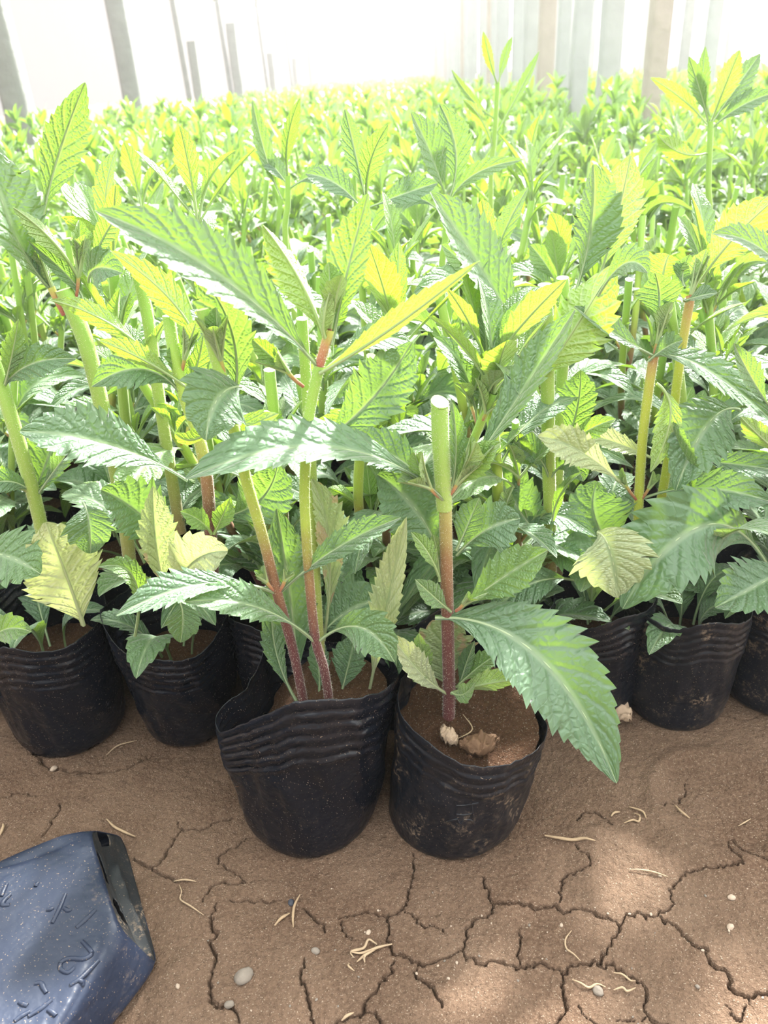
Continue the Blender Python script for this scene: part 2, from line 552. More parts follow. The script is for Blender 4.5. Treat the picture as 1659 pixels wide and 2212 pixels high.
def plain_leaf(mb, base, mid, tip, width, N, tone=0.0, rows=5):
    t = np.linspace(0, 1, rows)[:, None]
    ctl = 2 * mid - 0.5 * (base + tip)
    Cn = (1 - t) ** 2 * base + 2 * t * (1 - t) * ctl + t ** 2 * tip
    T = nrm(2 * (1 - t) * (ctl - base) + 2 * t * (tip - ctl))
    N = nrm(N - T * (N * T).sum(1, keepdims=True)); S = np.cross(N, T)
    hw = .5 * width * np.sin(np.pi * np.clip(t, .06, .97)) 
    P = np.stack([Cn - S * hw + N * hw * .4, Cn, Cn + S * hw + N * hw * .4], 1)
    uv = np.zeros((rows, 3, 2)); uv[..., 0] = t; uv[..., 1] = [[0, .5, 1]]
    mb.grid(P, uv, tone)


def cam_normal(P, T, roll, under):
    V = nrm(P - CAM)
    T = nrm(T)
    nc = nrm(-V + T * np.dot(V, T))
    sc = np.cross(nc, T)
    if sc @ np.array([.5, 0, 1.0]) < 0: sc = -sc
    if abs(T[2]) < 0.75:
        roll = -abs(roll) if under else abs(roll)
    N = math.cos(roll) * nc + math.sin(roll) * sc
    return -N if under else N


def hero_leaf(plant, b, m, t, wpx, roll=0, under=False, tone=0.0, mat=None, roll1=None, name='leaf', label=None, **kw):
    B, Mi, Ti = at(*b), at(*m), at(*t)
    width = px_size(Mi, wpx)
    N0 = cam_normal(Mi, Mi - B, math.radians(roll), under)
    N1 = cam_normal(Ti, Ti - Mi, math.radians(roll if roll1 is None else roll1), under)
    mb = MB()
    L = np.linalg.norm(Ti - Mi) + np.linalg.norm(Mi - B)
    teeth = kw.pop('teeth', int(np.clip(L / 0.0066, 6, 22)))
    hero_leaf.k += 1
    leaf_surface(mb, B, Mi, Ti, width, N0, N1, tone=tone, teeth=teeth, seed=hero_leaf.k, **kw)
    o = mb.build(name, mat or M_leaf, plant)
    if label: o['label'] = label
    return o


hero_leaf.k = 0


def hero_stem(plant, pts, wpx, mat, cut=0.0006, hairs=1400, name='stem', n=40, taper=None):
    P = [at(*p) for p in pts]
    r0 = px_size(P[0], wpx[0]) / 2; r1 = px_size(P[-1], wpx[1]) / 2
    mb = MB()
    tube(mb, P, [r0, r1], n=n, seg=14, mi=0, cap_mi=(2 if cut is not None else None), hairs=hairs, cut=cut or 0, lump=0.04, seed=hero_leaf.k + 3)
    return mb.build(name, [mat, M_hair, M_cut], plant)


def shoot(plant, base, tip, seed, size=0.02, tone=0.9, spread=0.5, n=4, stemr=0.0011):
    """small side shoot: red stalk with a bunch of young leaves"""
    base = np.asarray(base, float); tip = np.asarray(tip, float)
    r = np.random.default_rng(seed)
    mb = MB()
    tube(mb, [base, base * 0.5 + tip * 0.5 + [0, 0, -0.0008], tip], [stemr, stemr * 1.2], n=8, seg=8)
    ax = nrm(tip - base)
    for i in range(n):
        a = 2 * math.pi * i / n + r.random()
        d = nrm(np.cross(ax, [math.cos(a), math.sin(a), 0.3]))
        dr = nrm(ax + d * spread * (0.6 + r.random() * 0.6))
        L = size * (0.7 + 0.5 * r.random())
        b = tip - ax * 0.002
        leaf_surface(mb, b, b + dr * L * 0.5 + ax * L * 0.06, b + dr * L, L * 0.42, nrm(ax - dr * np.dot(ax, dr) - d * 0.3), fold=0.5, teeth=5, tone=tone,
                     nv=5, amp=0.3, seed=seed * 7 + i, sub=3, petiole=0.08)
    for i in range(1, len(mb.MI)): mb.MI[i][:] = 1
    return mb.build('side_shoot', [M_stem_red, M_leaf], plant)


# ------------------------------------------------------------------ growing bag
def bag_mesh(bottom, rim, seed=0, ribs=7, rib0=0.62, rib_amp=0.0011, dents=0.0025, bulge=0.75, nth=140, nt=96, gusset=True, flare=0.0):
    """bottom: (cx, cy, r), rim: closed loop of 3d points"""
    rim = np.asarray(rim, float)
    cx, cy, rb = bottom
    # order the rim by azimuth about its own centre
    rc = rim.mean(0)
    ang = np.unwrap(np.arctan2(rim[:, 1] - rc[1], rim[:, 0] - rc[0]))
    o = np.argsort(np.mod(ang, 2 * np.pi)); rim = rim[o]; ang = np.mod(ang[o], 2 * np.pi)
    th = np.linspace(0, 2 * np.pi, nth, endpoint=False)
    A = np.concatenate([ang - 2 * np.pi, ang, ang + 2 * np.pi])
    R3 = np.vstack([rim] * 3)
    rimp = np.stack([np.interp(th, A, R3[:, i]) for i in range(3)], -1)
    ker = np.array([1, 2, 3, 2, 1]) / 9.0
    sm = sum(np.roll(rimp, s, 0) * w for s, w in zip((-2, -1, 0, 1, 2), ker))
    rimp = sm
    r = np.random.default_rng(seed)
    rimp[:, 2] += vnoise(th * 14, th * 0, seed + 5, 2) * 0.0012
    bot = np.stack([cx + rb * np.cos(th), cy + rb * np.sin(th), np.zeros(nth)], -1)
    tt = np.linspace(0, 1, nt)
    P = np.zeros((nt, nth, 3))
    for i, t in enumerate(tt):
        s = t ** bulge
        q = bot * (1 - s) + rimp * s
        q[:, 2] = rimp[:, 2] * t
        P[i] = q
    cen = P.mean(1, keepdims=True)
    out = P - cen; out[..., 2] = 0; out = nrm(out)
    TT, TH = np.meshgrid(tt, th, indexing='ij')
    # bottom rounding
    P -= out * (0.004 * np.exp(-TT / 0.035))[..., None]
    # dents and vertical creases (periodic through cos/sin)
    cxn, sxn = np.cos(TH), np.sin(TH)
    d = vnoise(cxn * 2.2 + 9 + TT * 1.2, sxn * 2.2 + 7 + TT * 2.3, seed, 3)
    d2 = vnoise(cxn * 6 + 9, sxn * 6 + 7 + TT * 3.0, seed + 3, 2)
    P += out * ((d * dents + d2 * dents * 0.35) * np.sin(np.pi * np.clip(TT * 0.9 + 0.05, 0, 1)))[..., None]
    rr = np.clip((TT - rib0) / (1 - rib0), 0, 1)
    wob = vnoise(cxn * 2.5 + 3, sxn * 2.5 + 4, seed + 8, 2) * 0.35
    phs = rr * ribs + wob
    saw = np.mod(phs, 1.0) ** 0.8 * np.clip((1 - np.mod(phs, 1.0)) * 5, 0, 1)
    sharp = 0.6 + 0.6 * vnoise(cxn * 5 + 2, sxn * 5 + TT * 9, seed + 9, 2)
    P += out * (rib_amp * 1.5 * (saw - 0.4) * 2 * sharp * np.clip(rr * 8, 0, 1) * np.clip((1 - TT) * 18, 0.15, 1))[..., None]
    P += out * (flare * np.clip(rr, 0, 1) ** 2)[..., None]
    mb = MB()
    mb.grid(P, None, 0, 0, wrap=True)
    # floor of the bag
    ring = P[0]; c = ring.mean(0); c[2] = 0.0005
    mb.grid(np.stack([np.repeat(c[None], nth, 0), ring]), None, 0, 0, wrap=True)
    return mb, P


def soil_disc(P, z_fun, seed, t_level, shrink=0.97, n=14):
    """soil surface filling the bag section at height fraction t_level"""
    ring = P[int(t_level * (len(P) - 1))]
    c = ring.mean(0)
    s = np.linspace(0.0, 1, n)[:, None, None]
    G = c + (ring[None] - c) * s * shrink
    G[..., 2] = z_fun(G[..., 0], G[..., 1]) + vnoise(G[..., 0] * 90, G[..., 1] * 90, seed, 3) * 0.0035 * np.clip(1.2 - s[..., 0], 0.3, 1)
    mb = MB()
    mb.grid(G, None, 0, 0, wrap=True)
    return mb


def solid(o, th=0.00045):
    m = o.modifiers.new('thickness', 'SOLIDIFY'); m.thickness = th; m.offset = -1
    return o


# ------------------------------------------------------------------ ground
def axis(a, b, fine_a, fine_b, step):
    fine = np.arange(fine_a, fine_b, step)
    def grow(start, end, sgn):
        out = []; s = step; x = start
        while (end - x) * sgn > 0:
            s *= 1.25; x += sgn * min(s, 0.6); out.append(x)
        return out
    return np.array(sorted(grow(fine_a, a, -1) + list(fine) + grow(fine_b, b, 1)))


CRACKS = [
    (1.1, [(892, 1846), (891, 1887), (885, 1924), (872, 1956), (847, 1971), (836, 1978), (789, 1969), (735, 1985)]),
    (1.3, [(836, 1978), (840, 2003), (840, 2036), (844, 2054), (873, 2061), (901, 2083), (934, 2079), (996, 2054), (1006, 2029), (1024, 1985), (1057, 1976), (1064, 1945), (1046, 1909), (1046, 1891)]),
    (1.4, [(901, 2083), (898, 2108), (930, 2133), (952, 2180)]),
    (1.3, [(996, 2054), (1006, 2068), (1046, 2086), (1064, 2075), (1100, 2083), (1117, 2089), (1146, 2080), (1164, 2079), (1218, 2097)]),
    (1.7, [(1218, 2097), (1240, 2079), (1287, 2077), (1312, 2044), (1337, 1994), (1309, 1977), (1254, 1959), (1222, 1968), (1198, 1952), (1164, 1959), (1113, 1948), (1059, 1943)]),
    (1.1, [(1337, 1994), (1363, 1970), (1403, 1972), (1453, 1950), (1446, 1928), (1468, 1900), (1504, 1880), (1598, 1867), (1580, 1831), (1576, 1806)]),
    (1.8, [(1430, 1977), (1468, 2004), (1498, 2042), (1526, 2050), (1536, 2080), (1573, 2106), (1576, 2138), (1616, 2155), (1659, 2147), (1720, 2150)]),
    (1.4, [(1218, 2097), (1215, 2124), (1225, 2164), (1204, 2207), (1200, 2250)]),
    (1.3, [(1287, 2077), (1330, 2080), (1359, 2102), (1388, 2117), (1399, 2149), (1392, 2174), (1413, 2200), (1442, 2210), (1470, 2260)]),
    (1.2, [(1211, 1947), (1213, 1910), (1229, 1885), (1251, 1874), (1276, 1853), (1243, 1824)]),
    (1.2, [(655, 1960), (684, 1985), (706, 2007)]),
    (1.3, [(659, 2075), (652, 2122), (666, 2159), (672, 2206), (675, 2260)]),
    (1.3, [(854, 2075), (836, 2108), (807, 2141), (787, 2166), (787, 2188), (731, 2206), (700, 2250)]),
    (1.3, [(787, 2188), (811, 2184), (822, 2206), (840, 2250)]),
    (1.0, [(500, 1949), (572, 1947), (612, 1945)]),
    (1.2, [(500, 1763), (464, 1772), (434, 1787), (389, 1787), (386, 1775)]),
    (1.5, [(389, 1787), (372, 1820), (353, 1857), (325, 1879), (289, 1854)]),
    (1.5, [(325, 1879), (353, 1893), (380, 1908)]),
    (1.6, [(467, 1953), (457, 1995), (467, 2019), (455, 2040), (469, 2074), (452, 2134), (470, 2176), (494, 2176), (520, 2212)]),
    (1.0, [(133, 1736), (130, 1757), (115, 1781), (90, 1817)]),
    (1.2, [(560, 1900), (500, 1911), (476, 1908), (455, 1923), (440, 1950)]),
    (2.6, [(60, 1610), (85, 1640), (110, 1662), (190, 1672), (250, 1668), (300, 1645), (340, 1625)]),
    (1.2, [(1482, 1686), (1478, 1711), (1428, 1737)]),
    (1.3, [(1580, 1802), (1616, 1838), (1659, 1863), (1700, 1880)]),
    (0.9, [(1119, 2002), (1125, 2030), (1118, 2060), (1125, 2085)]),
    (0.9, [(1243, 1770), (1270, 1750), (1300, 1760), (1320, 1780)]),
    (1.0, [(1245, 2168), (1265, 2190), (1290, 2212)]),
    (0.9, [(1330, 2195), (1350, 2200), (1400, 2194)]),
    (1.0, [(1616, 2155), (1612, 2180), (1590, 2200), (1570, 2170)]),
    (0.8, [(735, 1985), (745, 2010), (760, 2030)]),
    (0.9, [(540, 1800), (470, 1850), (500, 1880), (530, 1905)]),
    (0.8, [(872, 1956), (905, 1990), (940, 2000), (960, 2010)]),
    (1.0, [(1064, 1945), (1090, 1952), (1110, 1948)]),
    (0.8, [(0, 1730), (40, 1716), (80, 1722)]),
    (1.4, [(1330, 1560), (1380, 1555), (1420, 1545)]),
    (0.9, [(1560, 1540), (1600, 1550), (1659, 1535)]),
]
xs = axis(-9, 9, -0.34, 0.34, 0.0007)
ys = axis(-4, 34, 0.24, 0.58, 0.0007)
GX, GY = np.meshgrid(xs, ys, indexing='ij')
GZ = vnoise(GX * 9 + 40, GY * 9 + 40, 3, 3) * 0.0045 + vnoise(GX * 60 + 90, GY * 60 + 90, 4, 3) * 0.0018
fine = (np.abs(GX) < 0.45) & (GY > 0.15) & (GY < 0.7)
GZ += np.where(fine, vnoise(GX * 330 + 90, GY * 330 + 90, 5, 2) * 0.0006, 0)
# shallow hollow where a bag stood
hc = at_z(1560, 1730); hd = np.hypot(GX - hc[0], GY - hc[1])
GZ += -0.004 * (1 / (1 + np.exp(np.clip((hd - 0.043) / 0.003, -50, 50)))) + 0.0025 * np.exp(-((hd - 0.052) / 0.006) ** 2)
crk = np.random.default_rng(11)
depth = np.zeros_like(GZ)
for wmm, pl in CRACKS:
    P = np.array([at_z(*p)[:2] for p in pl])
    n = max(8, int(np.linalg.norm(np.diff(P, axis=0), axis=1).sum() / 0.0022))
    Q = spline(np.c_[P, np.zeros(len(P))], n)[:, :2] + crk.normal(0, 0.0009, (n, 2))
    for i in range(len(Q) - 1):
        a, b = Q[i], Q[i + 1]
        w = wmm * 0.00043 * (0.45 + 0.9 * crk.random())
        if i < 3 or i > len(Q) - 5: w *= 0.6
        m = 0.006
        i0, i1 = np.searchsorted(xs, [min(a[0], b[0]) - m, max(a[0], b[0]) + m])
        j0, j1 = np.searchsorted(ys, [min(a[1], b[1]) - m, max(a[1], b[1]) + m])
        if i1 <= i0 or j1 <= j0: continue
        X = GX[i0:i1, j0:j1]; Y = GY[i0:i1, j0:j1]
        ab = b - a; L2 = (ab ** 2).sum() + 1e-12
        t = np.clip(((X - a[0]) * ab[0] + (Y - a[1]) * ab[1]) / L2, 0, 1)
        d = np.hypot(X - a[0] - t * ab[0], Y - a[1] - t * ab[1])
        dep = 0.007 * np.clip(1.45 - d / w, 0, 1) + 0.0006 * np.exp(-(d / 0.003) ** 2)
        depth[i0:i1, j0:j1] = np.maximum(depth[i0:i1, j0:j1], dep)
GZ -= depth
mb = MB(); mb.grid(np.stack([GX, GY, GZ], -1))
_v, _f4, *_ = mb.arrays()
ground = mb.build('floor', M_soil)
tag(ground, 'cracked dry brown clay ground under the bagged plants', 'ground', kind='structure')
GROUND_BVH = None


def gz(x, y):
    i = int(np.clip(np.searchsorted(xs, x), 0, len(xs) - 1)); j = int(np.clip(np.searchsorted(ys, y), 0, len(ys) - 1))
    return float(GZ[i, j] + depth[i, j])


# ------------------------------------------------------------------ greenhouse shell
AD = nrm([math.sin(math.radians(1.9)), math.cos(math.radians(1.9)), 0])   # direction of the house
AR = np.array([AD[1], -AD[0], 0])


def hp(lat, along, z):
    return AR * lat + AD * along + np.array([0, 0, z])


def film_strip(name, prof, a0, a1, label, n=60, ripple=0.02):
    prof = np.array(prof, float)
    al = np.linspace(a0, a1, n)
    P = np.zeros((n, len(prof), 3))
    for i, a in enumerate(al):
        for j, (l, z) in enumerate(prof):
            P[i, j] = hp(l, a, z) + np.array([0.3, 0, 1]) * ripple * math.sin(a * 5.2 + j) * (0 if z < 0.05 else 1)
    m = MB(); m.grid(P)
    return tag(m.build(name, M_film), label, 'greenhouse film', kind='structure')


def arch(l):   # roof height above lateral position
    s = (l + 2.1) / 6.6
    return 1.35 + 2.1 * math.sin(min(1, max(0, s)) * math.pi * 0.5) ** 0.8


film_strip('wall_left', [(-2.1, 0.0), (-2.12, 0.7), (-2.1, 1.35)], -3.4, 33, 'white translucent film wall behind the grey posts')
film_strip('ceiling', [(l, arch(l)) for l in np.linspace(-2.1, 4.5, 14)], -3.4, 33, 'white translucent film roof of the greenhouse')
film_strip('wall_right', [(4.5, 0), (4.52, 1.8), (4.5, 3.45)], -3.4, 33, 'white film wall behind the rows of posts')
for nm, al, lb in (('wall_far', 33, 'hazy white film end wall at the far end'), ('wall_near', -3.4, 'white film end wall by the entrance')):
    m = MB()
    ls = np.linspace(-2.1, 4.5, 14)
    m.grid(np.array([[hp(l, al, 0), hp(l, al, arch(l))] for l in ls]))
    tag(m.build(nm, M_film), lb, 'greenhouse film', kind='structure')


def bar(mb, a, b, w, d, seed=0, n=8, rough=0.04):
    """squarish post or bar with worn edges"""
    a = np.asarray(a, float); b = np.asarray(b, float)
    r = np.random.default_rng(seed)
    Cn = a + (b - a) * np.linspace(0, 1, n)[:, None]
    T = nrm(b - a)
    X = nrm(np.cross(T, AD if abs(np.dot(T, AD)) < 0.9 else AR)); Y = np.cross(T, X)
    th = np.linspace(0, 2 * np.pi, 16, endpoint=False) + np.pi / 16
    sq = np.sign(np.cos(th)) * np.abs(np.cos(th)) ** 0.35, np.sign(np.sin(th)) * np.abs(np.sin(th)) ** 0.35
    P = Cn[:, None] + sq[0][None, :, None] * X * w / 2 + sq[1][None, :, None] * Y * d / 2
    P = P + r.normal(0, rough * w * 0.5, (n, 1, 3)) + r.normal(0, rough * w * 0.2, P.shape)
    mb.grid(P, wrap=True)
    c = P[-1].mean(0); mb.grid(np.stack([P[-1], np.repeat(c[None], 16, 0)]), wrap=True)
    c = P[0].mean(0); mb.grid(np.stack([np.repeat(c[None], 16, 0), P[0]]), wrap=True)


def lateral_of(px):  # along-distance at which lateral lat shows at px
    return None


ORD = ['nearest', 'second', 'third', 'fourth', 'fifth', 'sixth', 'seventh', 'eighth', 'ninth', 'tenth', 'eleventh', 'twelfth', 'thirteenth', 'fourteenth', 'fifteenth', 'sixteenth', 'seventeenth', 'eighteenth', 'nineteenth', 'twentieth']
# left row: heights of stubs and rods read off the photo (px x of post at canopy line)
a_left = -1.62
left_specs = [(45, 2.3, 0.11, None), (290, 2.2, 0.115, None), (430, 0.80, 0.075, 1.9), (515, 1.02, 0.10, 2.0), (590, 0.80, 0.085, 2.0),
              (640, 0.78, 0.09, 1.45), (672, 1.2, 0.09, None), (701, 0.95, 0.07, 1.5), (722, 0.8, 0.09, 1.4), (744, 1.1, 0.07, None), (762, 0.8, 0.1, None),
              (778, 0.9, 0.09, None), (792, 0.9, 0.09, None), (805, 0.9, 0.1, None)]
for i, (px, h, w, rod) in enumerate(left_specs):
    # intersect the image column (at the canopy height 0.38) with the row line
    lo, hi = 0.8, 60.0
    for _ in range(60):
        md = 0.5 * (lo + hi)
        p = hp(a_left, md, 0.4) - CAM
        x = W / 2 + F * np.dot(p, _r) / np.dot(p, _f)
        if x < px: lo = md
        else: hi = md
    if md > 31: md = 31
    e = empty('support_post', hp(a_left, md, 0), 'weathered grey post, %s in the row along the white film wall' % ORD[i], 'post', 'grey posts along the film wall')
    if i == 0: e['_o']['label'] = 'weathered grey post nearest the photographer in the row along the film wall'
    if i == 1: e['_o']['label'] = 'thick full-height grey post with a dark crack, second along the film wall'
    if i == 2: e['_o']['label'] = 'short grey stub post with a thin pole lashed on, third along the film wall'
    m = MB(); bar(m, hp(a_left, md, 0), hp(a_left, md, min(h, arch(a_left) - .06)), w, w, seed=i)
    m.build('post', M_post, e)
    if rod:
        m = MB(); bar(m, hp(a_left - 0.07, md, 0.0), hp(a_left - 0.12, md, arch(a_left - 0.12) - .05), 0.045, 0.04, seed=i + 40)
        m.build('pole', M_post, e)
# low rail between the first posts
m = MB(); bar(m, hp(a_left - 0.1, 1.6, 0.66), hp(a_left - 0.05, 3.55, 0.64), 0.012, 0.012, seed=5)
tag(m.build('trim_1', M_steel), 'thin sagging rail along the white film wall', 'rail', kind='structure')

rank = {}
# right rows of posts
k = 0
for lat, a0, a1, st, w, hh, mats in ((0.85, 2.9, 28, 0.55, 0.08, 1.75, (M_post_w, M_post_r)), (1.75, 2.6, 24, 1.15, 0.075, 2.6, (M_post_w, M_post)), (3.0, 4.0, 26, 1.4, 0.11, 3.0, (M_post_w, M_post))):
    al = a0
    while al < a1:
        k += 1
        jl = random.uniform(-0.02, 0.02)
        w2 = w * random.uniform(0.75, 1.15)
        hgt = min(hh if lat < 1.1 else arch(lat) - 0.03, arch(lat) - 0.03)
        lab = {0.85: 'whitewashed post in the closest row through the bed', 1.75: 'thin grey post in the second row through the bed',
               3.0: 'pale post in the outer row by the far film wall'}[lat]
        grp = {0.85: 'whitewashed posts of the closest row', 1.75: 'thin posts of the second row', 3.0: 'pale posts of the outer row'}[lat]
        rank[lat] = rank.get(lat, 0) + 1
        if rank[lat] <= 14: lab = lab + ', ' + ORD[rank[lat] - 1] + ' in line'
        if lat == 0.85 and al == a0: lab = 'broad reddish grey post, the nearest of the row through the bed'
        m = MB(); bar(m, hp(lat + jl, al, 0), hp(lat + jl, al, hgt), w2, w2, seed=k)
        o = m.build('support_post', mats[1] if (lat < 1.1 and al == a0) or k % 5 == 0 else mats[0])
        tag(o, lab, 'post', grp)
        al += st * random.uniform(0.85, 1.15)
# rafters and a ridge rail
for i in range(24):
    al = 1.0 + i * 1.3
    m = MB()
    pts = [hp(l, al, arch(l) - 0.03) for l in np.linspace(-2.08, 4.45, 16)]
    tube(m, pts, [0.028, 0.028], n=32, seg=6)
    tag(m.build('trim_%d' % (i + 2), M_steel), 'thin curved roof rafter under the white film', 'rafter', kind='structure')

g = NT('veil_haze')  # added haze volume, stands in for veiling lens glare over the background
_vs = g.n('ShaderNodeVolumePrincipled'); _vs.inputs['Density'].default_value = HAZE; _vs.inputs['Anisotropy'].default_value = 0.55
_vs.inputs['Color'].default_value = (0.97, 0.99, 1.0, 1)
g.t.links.new(_vs.outputs[0], g.out.inputs[1])
m = MB()
for zz_ in (0.02, 1.3):
    pass
_c = [hp(l, a, z) for z in (-.05, 1.30) for l, a in ((-2.0, -3.0), (4.4, -3.0), (4.4, 32.5), (-2.0, 32.5))]
m.raw(_c, [[0, 3, 2, 1], [4, 5, 6, 7], [0, 1, 5, 4], [1, 2, 6, 5], [2, 3, 7, 6], [3, 0, 4, 7]])
air = m.build('veil_haze', g.m, smooth=False)
tag(air, 'thin added haze imitating a lens glare veil across the greenhouse', 'haze', kind='stuff')

# ------------------------------------------------------------------ front plant A (two stems and a cut stub in a ribbed bag)
def circ_from(pl, pr, pf):
    L = at_z(*pl); R = at_z(*pr); Fp = at_z(*pf)
    r = 0.5 * math.hypot(R[0] - L[0], R[1] - L[1])
    return (0.5 * (L[0] + R[0]), Fp[1] + r, r)


rimA_px = [(693, 1510, .392), (632, 1514, .392), (607, 1530, .395), (567, 1545, .400), (521, 1566, .408), (476, 1583, .418), (466, 1566, .428), (464, 1548, .436),
           (486, 1518, .447), (531, 1492, .458), (541, 1467, .467), (557, 1442, .476), (572, 1401, .487), (562, 1373, .499), (610, 1378, .505), (660, 1385, .507),
           (740, 1388, .502), (800, 1400, .49), (842, 1424, .475), (855, 1437, .462), (861, 1457, .447), (850, 1477, .43), (820, 1497, .412), (774, 1507, .40)]
botA = circ_from((545, 1750), (805, 1740), (680, 1862))
A = empty('potted_seedling', (botA[0], botA[1], 0), 'black ribbed bag with tall two-stemmed leafy plant, the front one with the white-lit long leaf tips', 'potted plant')
A['_o']['label'] = 'tall two-stemmed leafy plant in a black ribbed bag, out in front'
mb, PA = bag_mesh(botA, [at(*p) for p in rimA_px], seed=2, ribs=6, rib0=0.60, rib_amp=0.0017, dents=0.004, bulge=0.72)
bagA = solid(mb.build('grow_bag', M_bag, A))
soil_disc(PA, lambda x, y: 0.108 - np.maximum(0, -0.055 - x) * 0.9 + 0 * y, 4, 0.80, .95).build('soil', M_soil_pot, A)

hero_stem(A, [(657, 1520, .435), (632, 1400, .435), (600, 1285, .435), (565, 1150, .437), (530, 1030, .44), (497, 890, .445), (465, 765, .45), (437, 668, .455)], (19, 27), M_stem_mix)
hero_stem(A, [(712, 1520, .43), (700, 1445, .43), (681, 1378, .432), (668, 1250, .435), (660, 1130, .436), (658, 1040, .437), (668, 900, .44), (690, 790, .442)], (19, 24), M_stem_mix, cut=None)
hero_stem(A, [(700, 1510, .46), (684, 1300, .465), (674, 1050, .47), (662, 830, .472), (652, 688, .474)], (22, 24), M_stem_grn)
# the young top above the upper node
hero_stem(A, [(688, 795, .442), (700, 755, .443), (712, 712, .444)], (20, 22), M_stem_red, cut=None, hairs=250)

S1 = (690, 795, .442)
hero_leaf(A, S1, (480, 600, .415), (205, 455, .40), 148, roll=42, roll1=30, fold=.45, bulge=.5, teeth=20, petiole=.05)
hero_leaf(A, (706, 750, .444), (650, 612, .452), (567, 486, .45), 88, roll=38, under=True, tone=.95, fold=.55, bulge=.5)
hero_leaf(A, (716, 745, .442), (750, 590, .455), (795, 418, .46), 92, roll=-22, tone=.35, fold=.35, bulge=.5)
hero_leaf(A, (690, 805, .438), (850, 705, .43), (1036, 563, .425), 66, roll=-52, under=True, tone=.6, fold=.3, petiole=.03, bulge=.5)
hero_leaf(A, (700, 800, .446), (800, 735, .46), (888, 742, .47), 70, roll=-35, fold=.3)
hero_leaf(A, (680, 965, .452), (795, 870, .455), (890, 738, .46), 118, roll=-8, fold=.3, bulge=.62, petiole=.1)
hero_leaf(A, (700, 730, .447), (722, 690, .452), (738, 640, .455), 42, roll=30, tone=1.0)
hero_leaf(A, (703, 728, .440), (700, 690, .438), (716, 618, .44), 34, roll=-30, under=True, tone=1.0)
hero_leaf(A, (500, 890, .455), (505, 730, .462), (425, 585, .458), 112, roll=-28, fold=.3, bulge=.55)
hero_leaf(A, (522, 835, .45), (470, 862, .43), (445, 952, .412), 150, roll=5, fold=.25, bulge=.45, curl=.25, petiole=.02)
hero_leaf(A, (505, 905, .452), (548, 925, .448), (640, 985, .44), 88, roll=-20, under=True, tone=.75, fold=.3)
hero_leaf(A, (500, 880, .45), (430, 945, .44), (378, 935, .43), 44, roll=45, under=True, tone=.8)
hero_leaf(A, (598, 1281, .434), (440, 1262, .415), (252, 1330, .40), 84, roll=42, fold=.3, bulge=.6, petiole=.2)
hero_leaf(A, (604, 1281, .436), (722, 1188, .432), (866, 1118, .43), 66, roll=-30, fold=.3, bulge=.6, petiole=.15)
hero_leaf(A, (678, 1384, .43), (555, 1312, .415), (398, 1300, .402), 88, roll=38, fold=.3, bulge=.55, tone=.12, petiole=.18)
hero_leaf(A, (690, 1384, .43), (778, 1355, .42), (852, 1430, .408), 92, roll=-5, fold=.3, tone=.15, bulge=.55, petiole=.15)
hero_leaf(A, (650, 1508, .447), (628, 1300, .462), (598, 1098, .475), 104, roll=10, fold=.3, bulge=.55)
hero_leaf(A, (640, 1515, .44), (597, 1410, .452), (588, 1300, .46), 48, roll=-25, fold=.3)
hero_leaf(A, (690, 1508, .45), (688, 1440, .458), (678, 1370, .465), 46, roll=20, fold=.3)
hero_leaf(A, (735, 1505, .45), (752, 1440, .455), (768, 1372, .46), 72, roll=-18, fold=.3, bulge=.65)
hero_leaf(A, (795, 1505, .452), (832, 1330, .44), (878, 1118, .43), 72, roll=-28, fold=.35, mat=M_leaf_pale, label='pale yellowed upright leaf')
hero_leaf(A, (700, 1385, .47), (712, 1180, .468), (672, 1035, .465), 74, roll=30, fold=.35, mat=M_leaf_scorch, label='scorched pale leaf with brown edge')
hero_leaf(A, (690, 1380, .47), (745, 1325, .475), (835, 1290, .48), 118, roll=-12, fold=.25)
shoot(A, at(596, 1280, .434), at(572, 1252, .43), 31, 0.011, .8, .5, 4)
shoot(A, at(602, 1280, .434), at(618, 1248, .433), 32, 0.009, .8, .5, 4)
shoot(A, at(655, 835, .455), at(618, 800, .45), 33, 0.024, .9, .5, 4)
shoot(A, at(495, 850, .449), at(475, 770, .447), 34, 0.026, .7, .35, 5)
shoot(A, at(712, 715, .444), at(713, 700, .444), 35, 0.030, .95, .3, 4)

# ------------------------------------------------------------------ front plant B (thick stem cut off)
rimB_px = [(865, 1467, .45), (860, 1502, .43), (865, 1543, .412), (891, 1576, .40), (921, 1599, .392), (951, 1624, .386), (992, 1647, .380), (1042, 1655, .378),
           (1093, 1654, .380), (1128, 1636, .39), (1159, 1621, .40), (1179, 1593, .415), (1182, 1568, .43), (1169, 1543, .445), (1144, 1518, .46), (1118, 1492, .475),
           (1088, 1477, .487), (1040, 1455, .496), (980, 1440, .497), (920, 1440, .484), (885, 1450, .468)]
botB = circ_from((832, 1760), (1108, 1750), (965, 1864))
B = empty('potted_seedling', (botB[0], botB[1], 0), 'black bag with a thick hairy stem cut off flat and one large drooping toothed leaf', 'potted plant')
mb, PB = bag_mesh(botB, [at(*p) for p in rimB_px], seed=9, ribs=4, rib0=0.66, rib_amp=0.0009, dents=0.0045, bulge=0.55)
bagB = solid(mb.build('grow_bag', M_bag_dusty, B))
_sb = at(968, 1500, .45)
_sf = at(1030, 1650, .395)
soil_disc(PB, lambda x, y: _sb[2] - 0.012 + 0.0 * x - (y - .46) * -0.18, 6, 0.72, 0.98).build('soil', M_soil_pot, B)
hero_stem(B, [(968, 1600, .44), (970, 1500, .447), (968, 1400, .448), (965, 1250, .449), (962, 1090, .45)], (27, 28), M_stem_lowpurple, cut=None, hairs=1500)
hero_stem(B, [(960, 1100, .45), (955, 1010, .451), (951, 940, .452), (950, 868, .453)], (34, 39), M_stem_allgreen, cut=0.0028, hairs=1300)
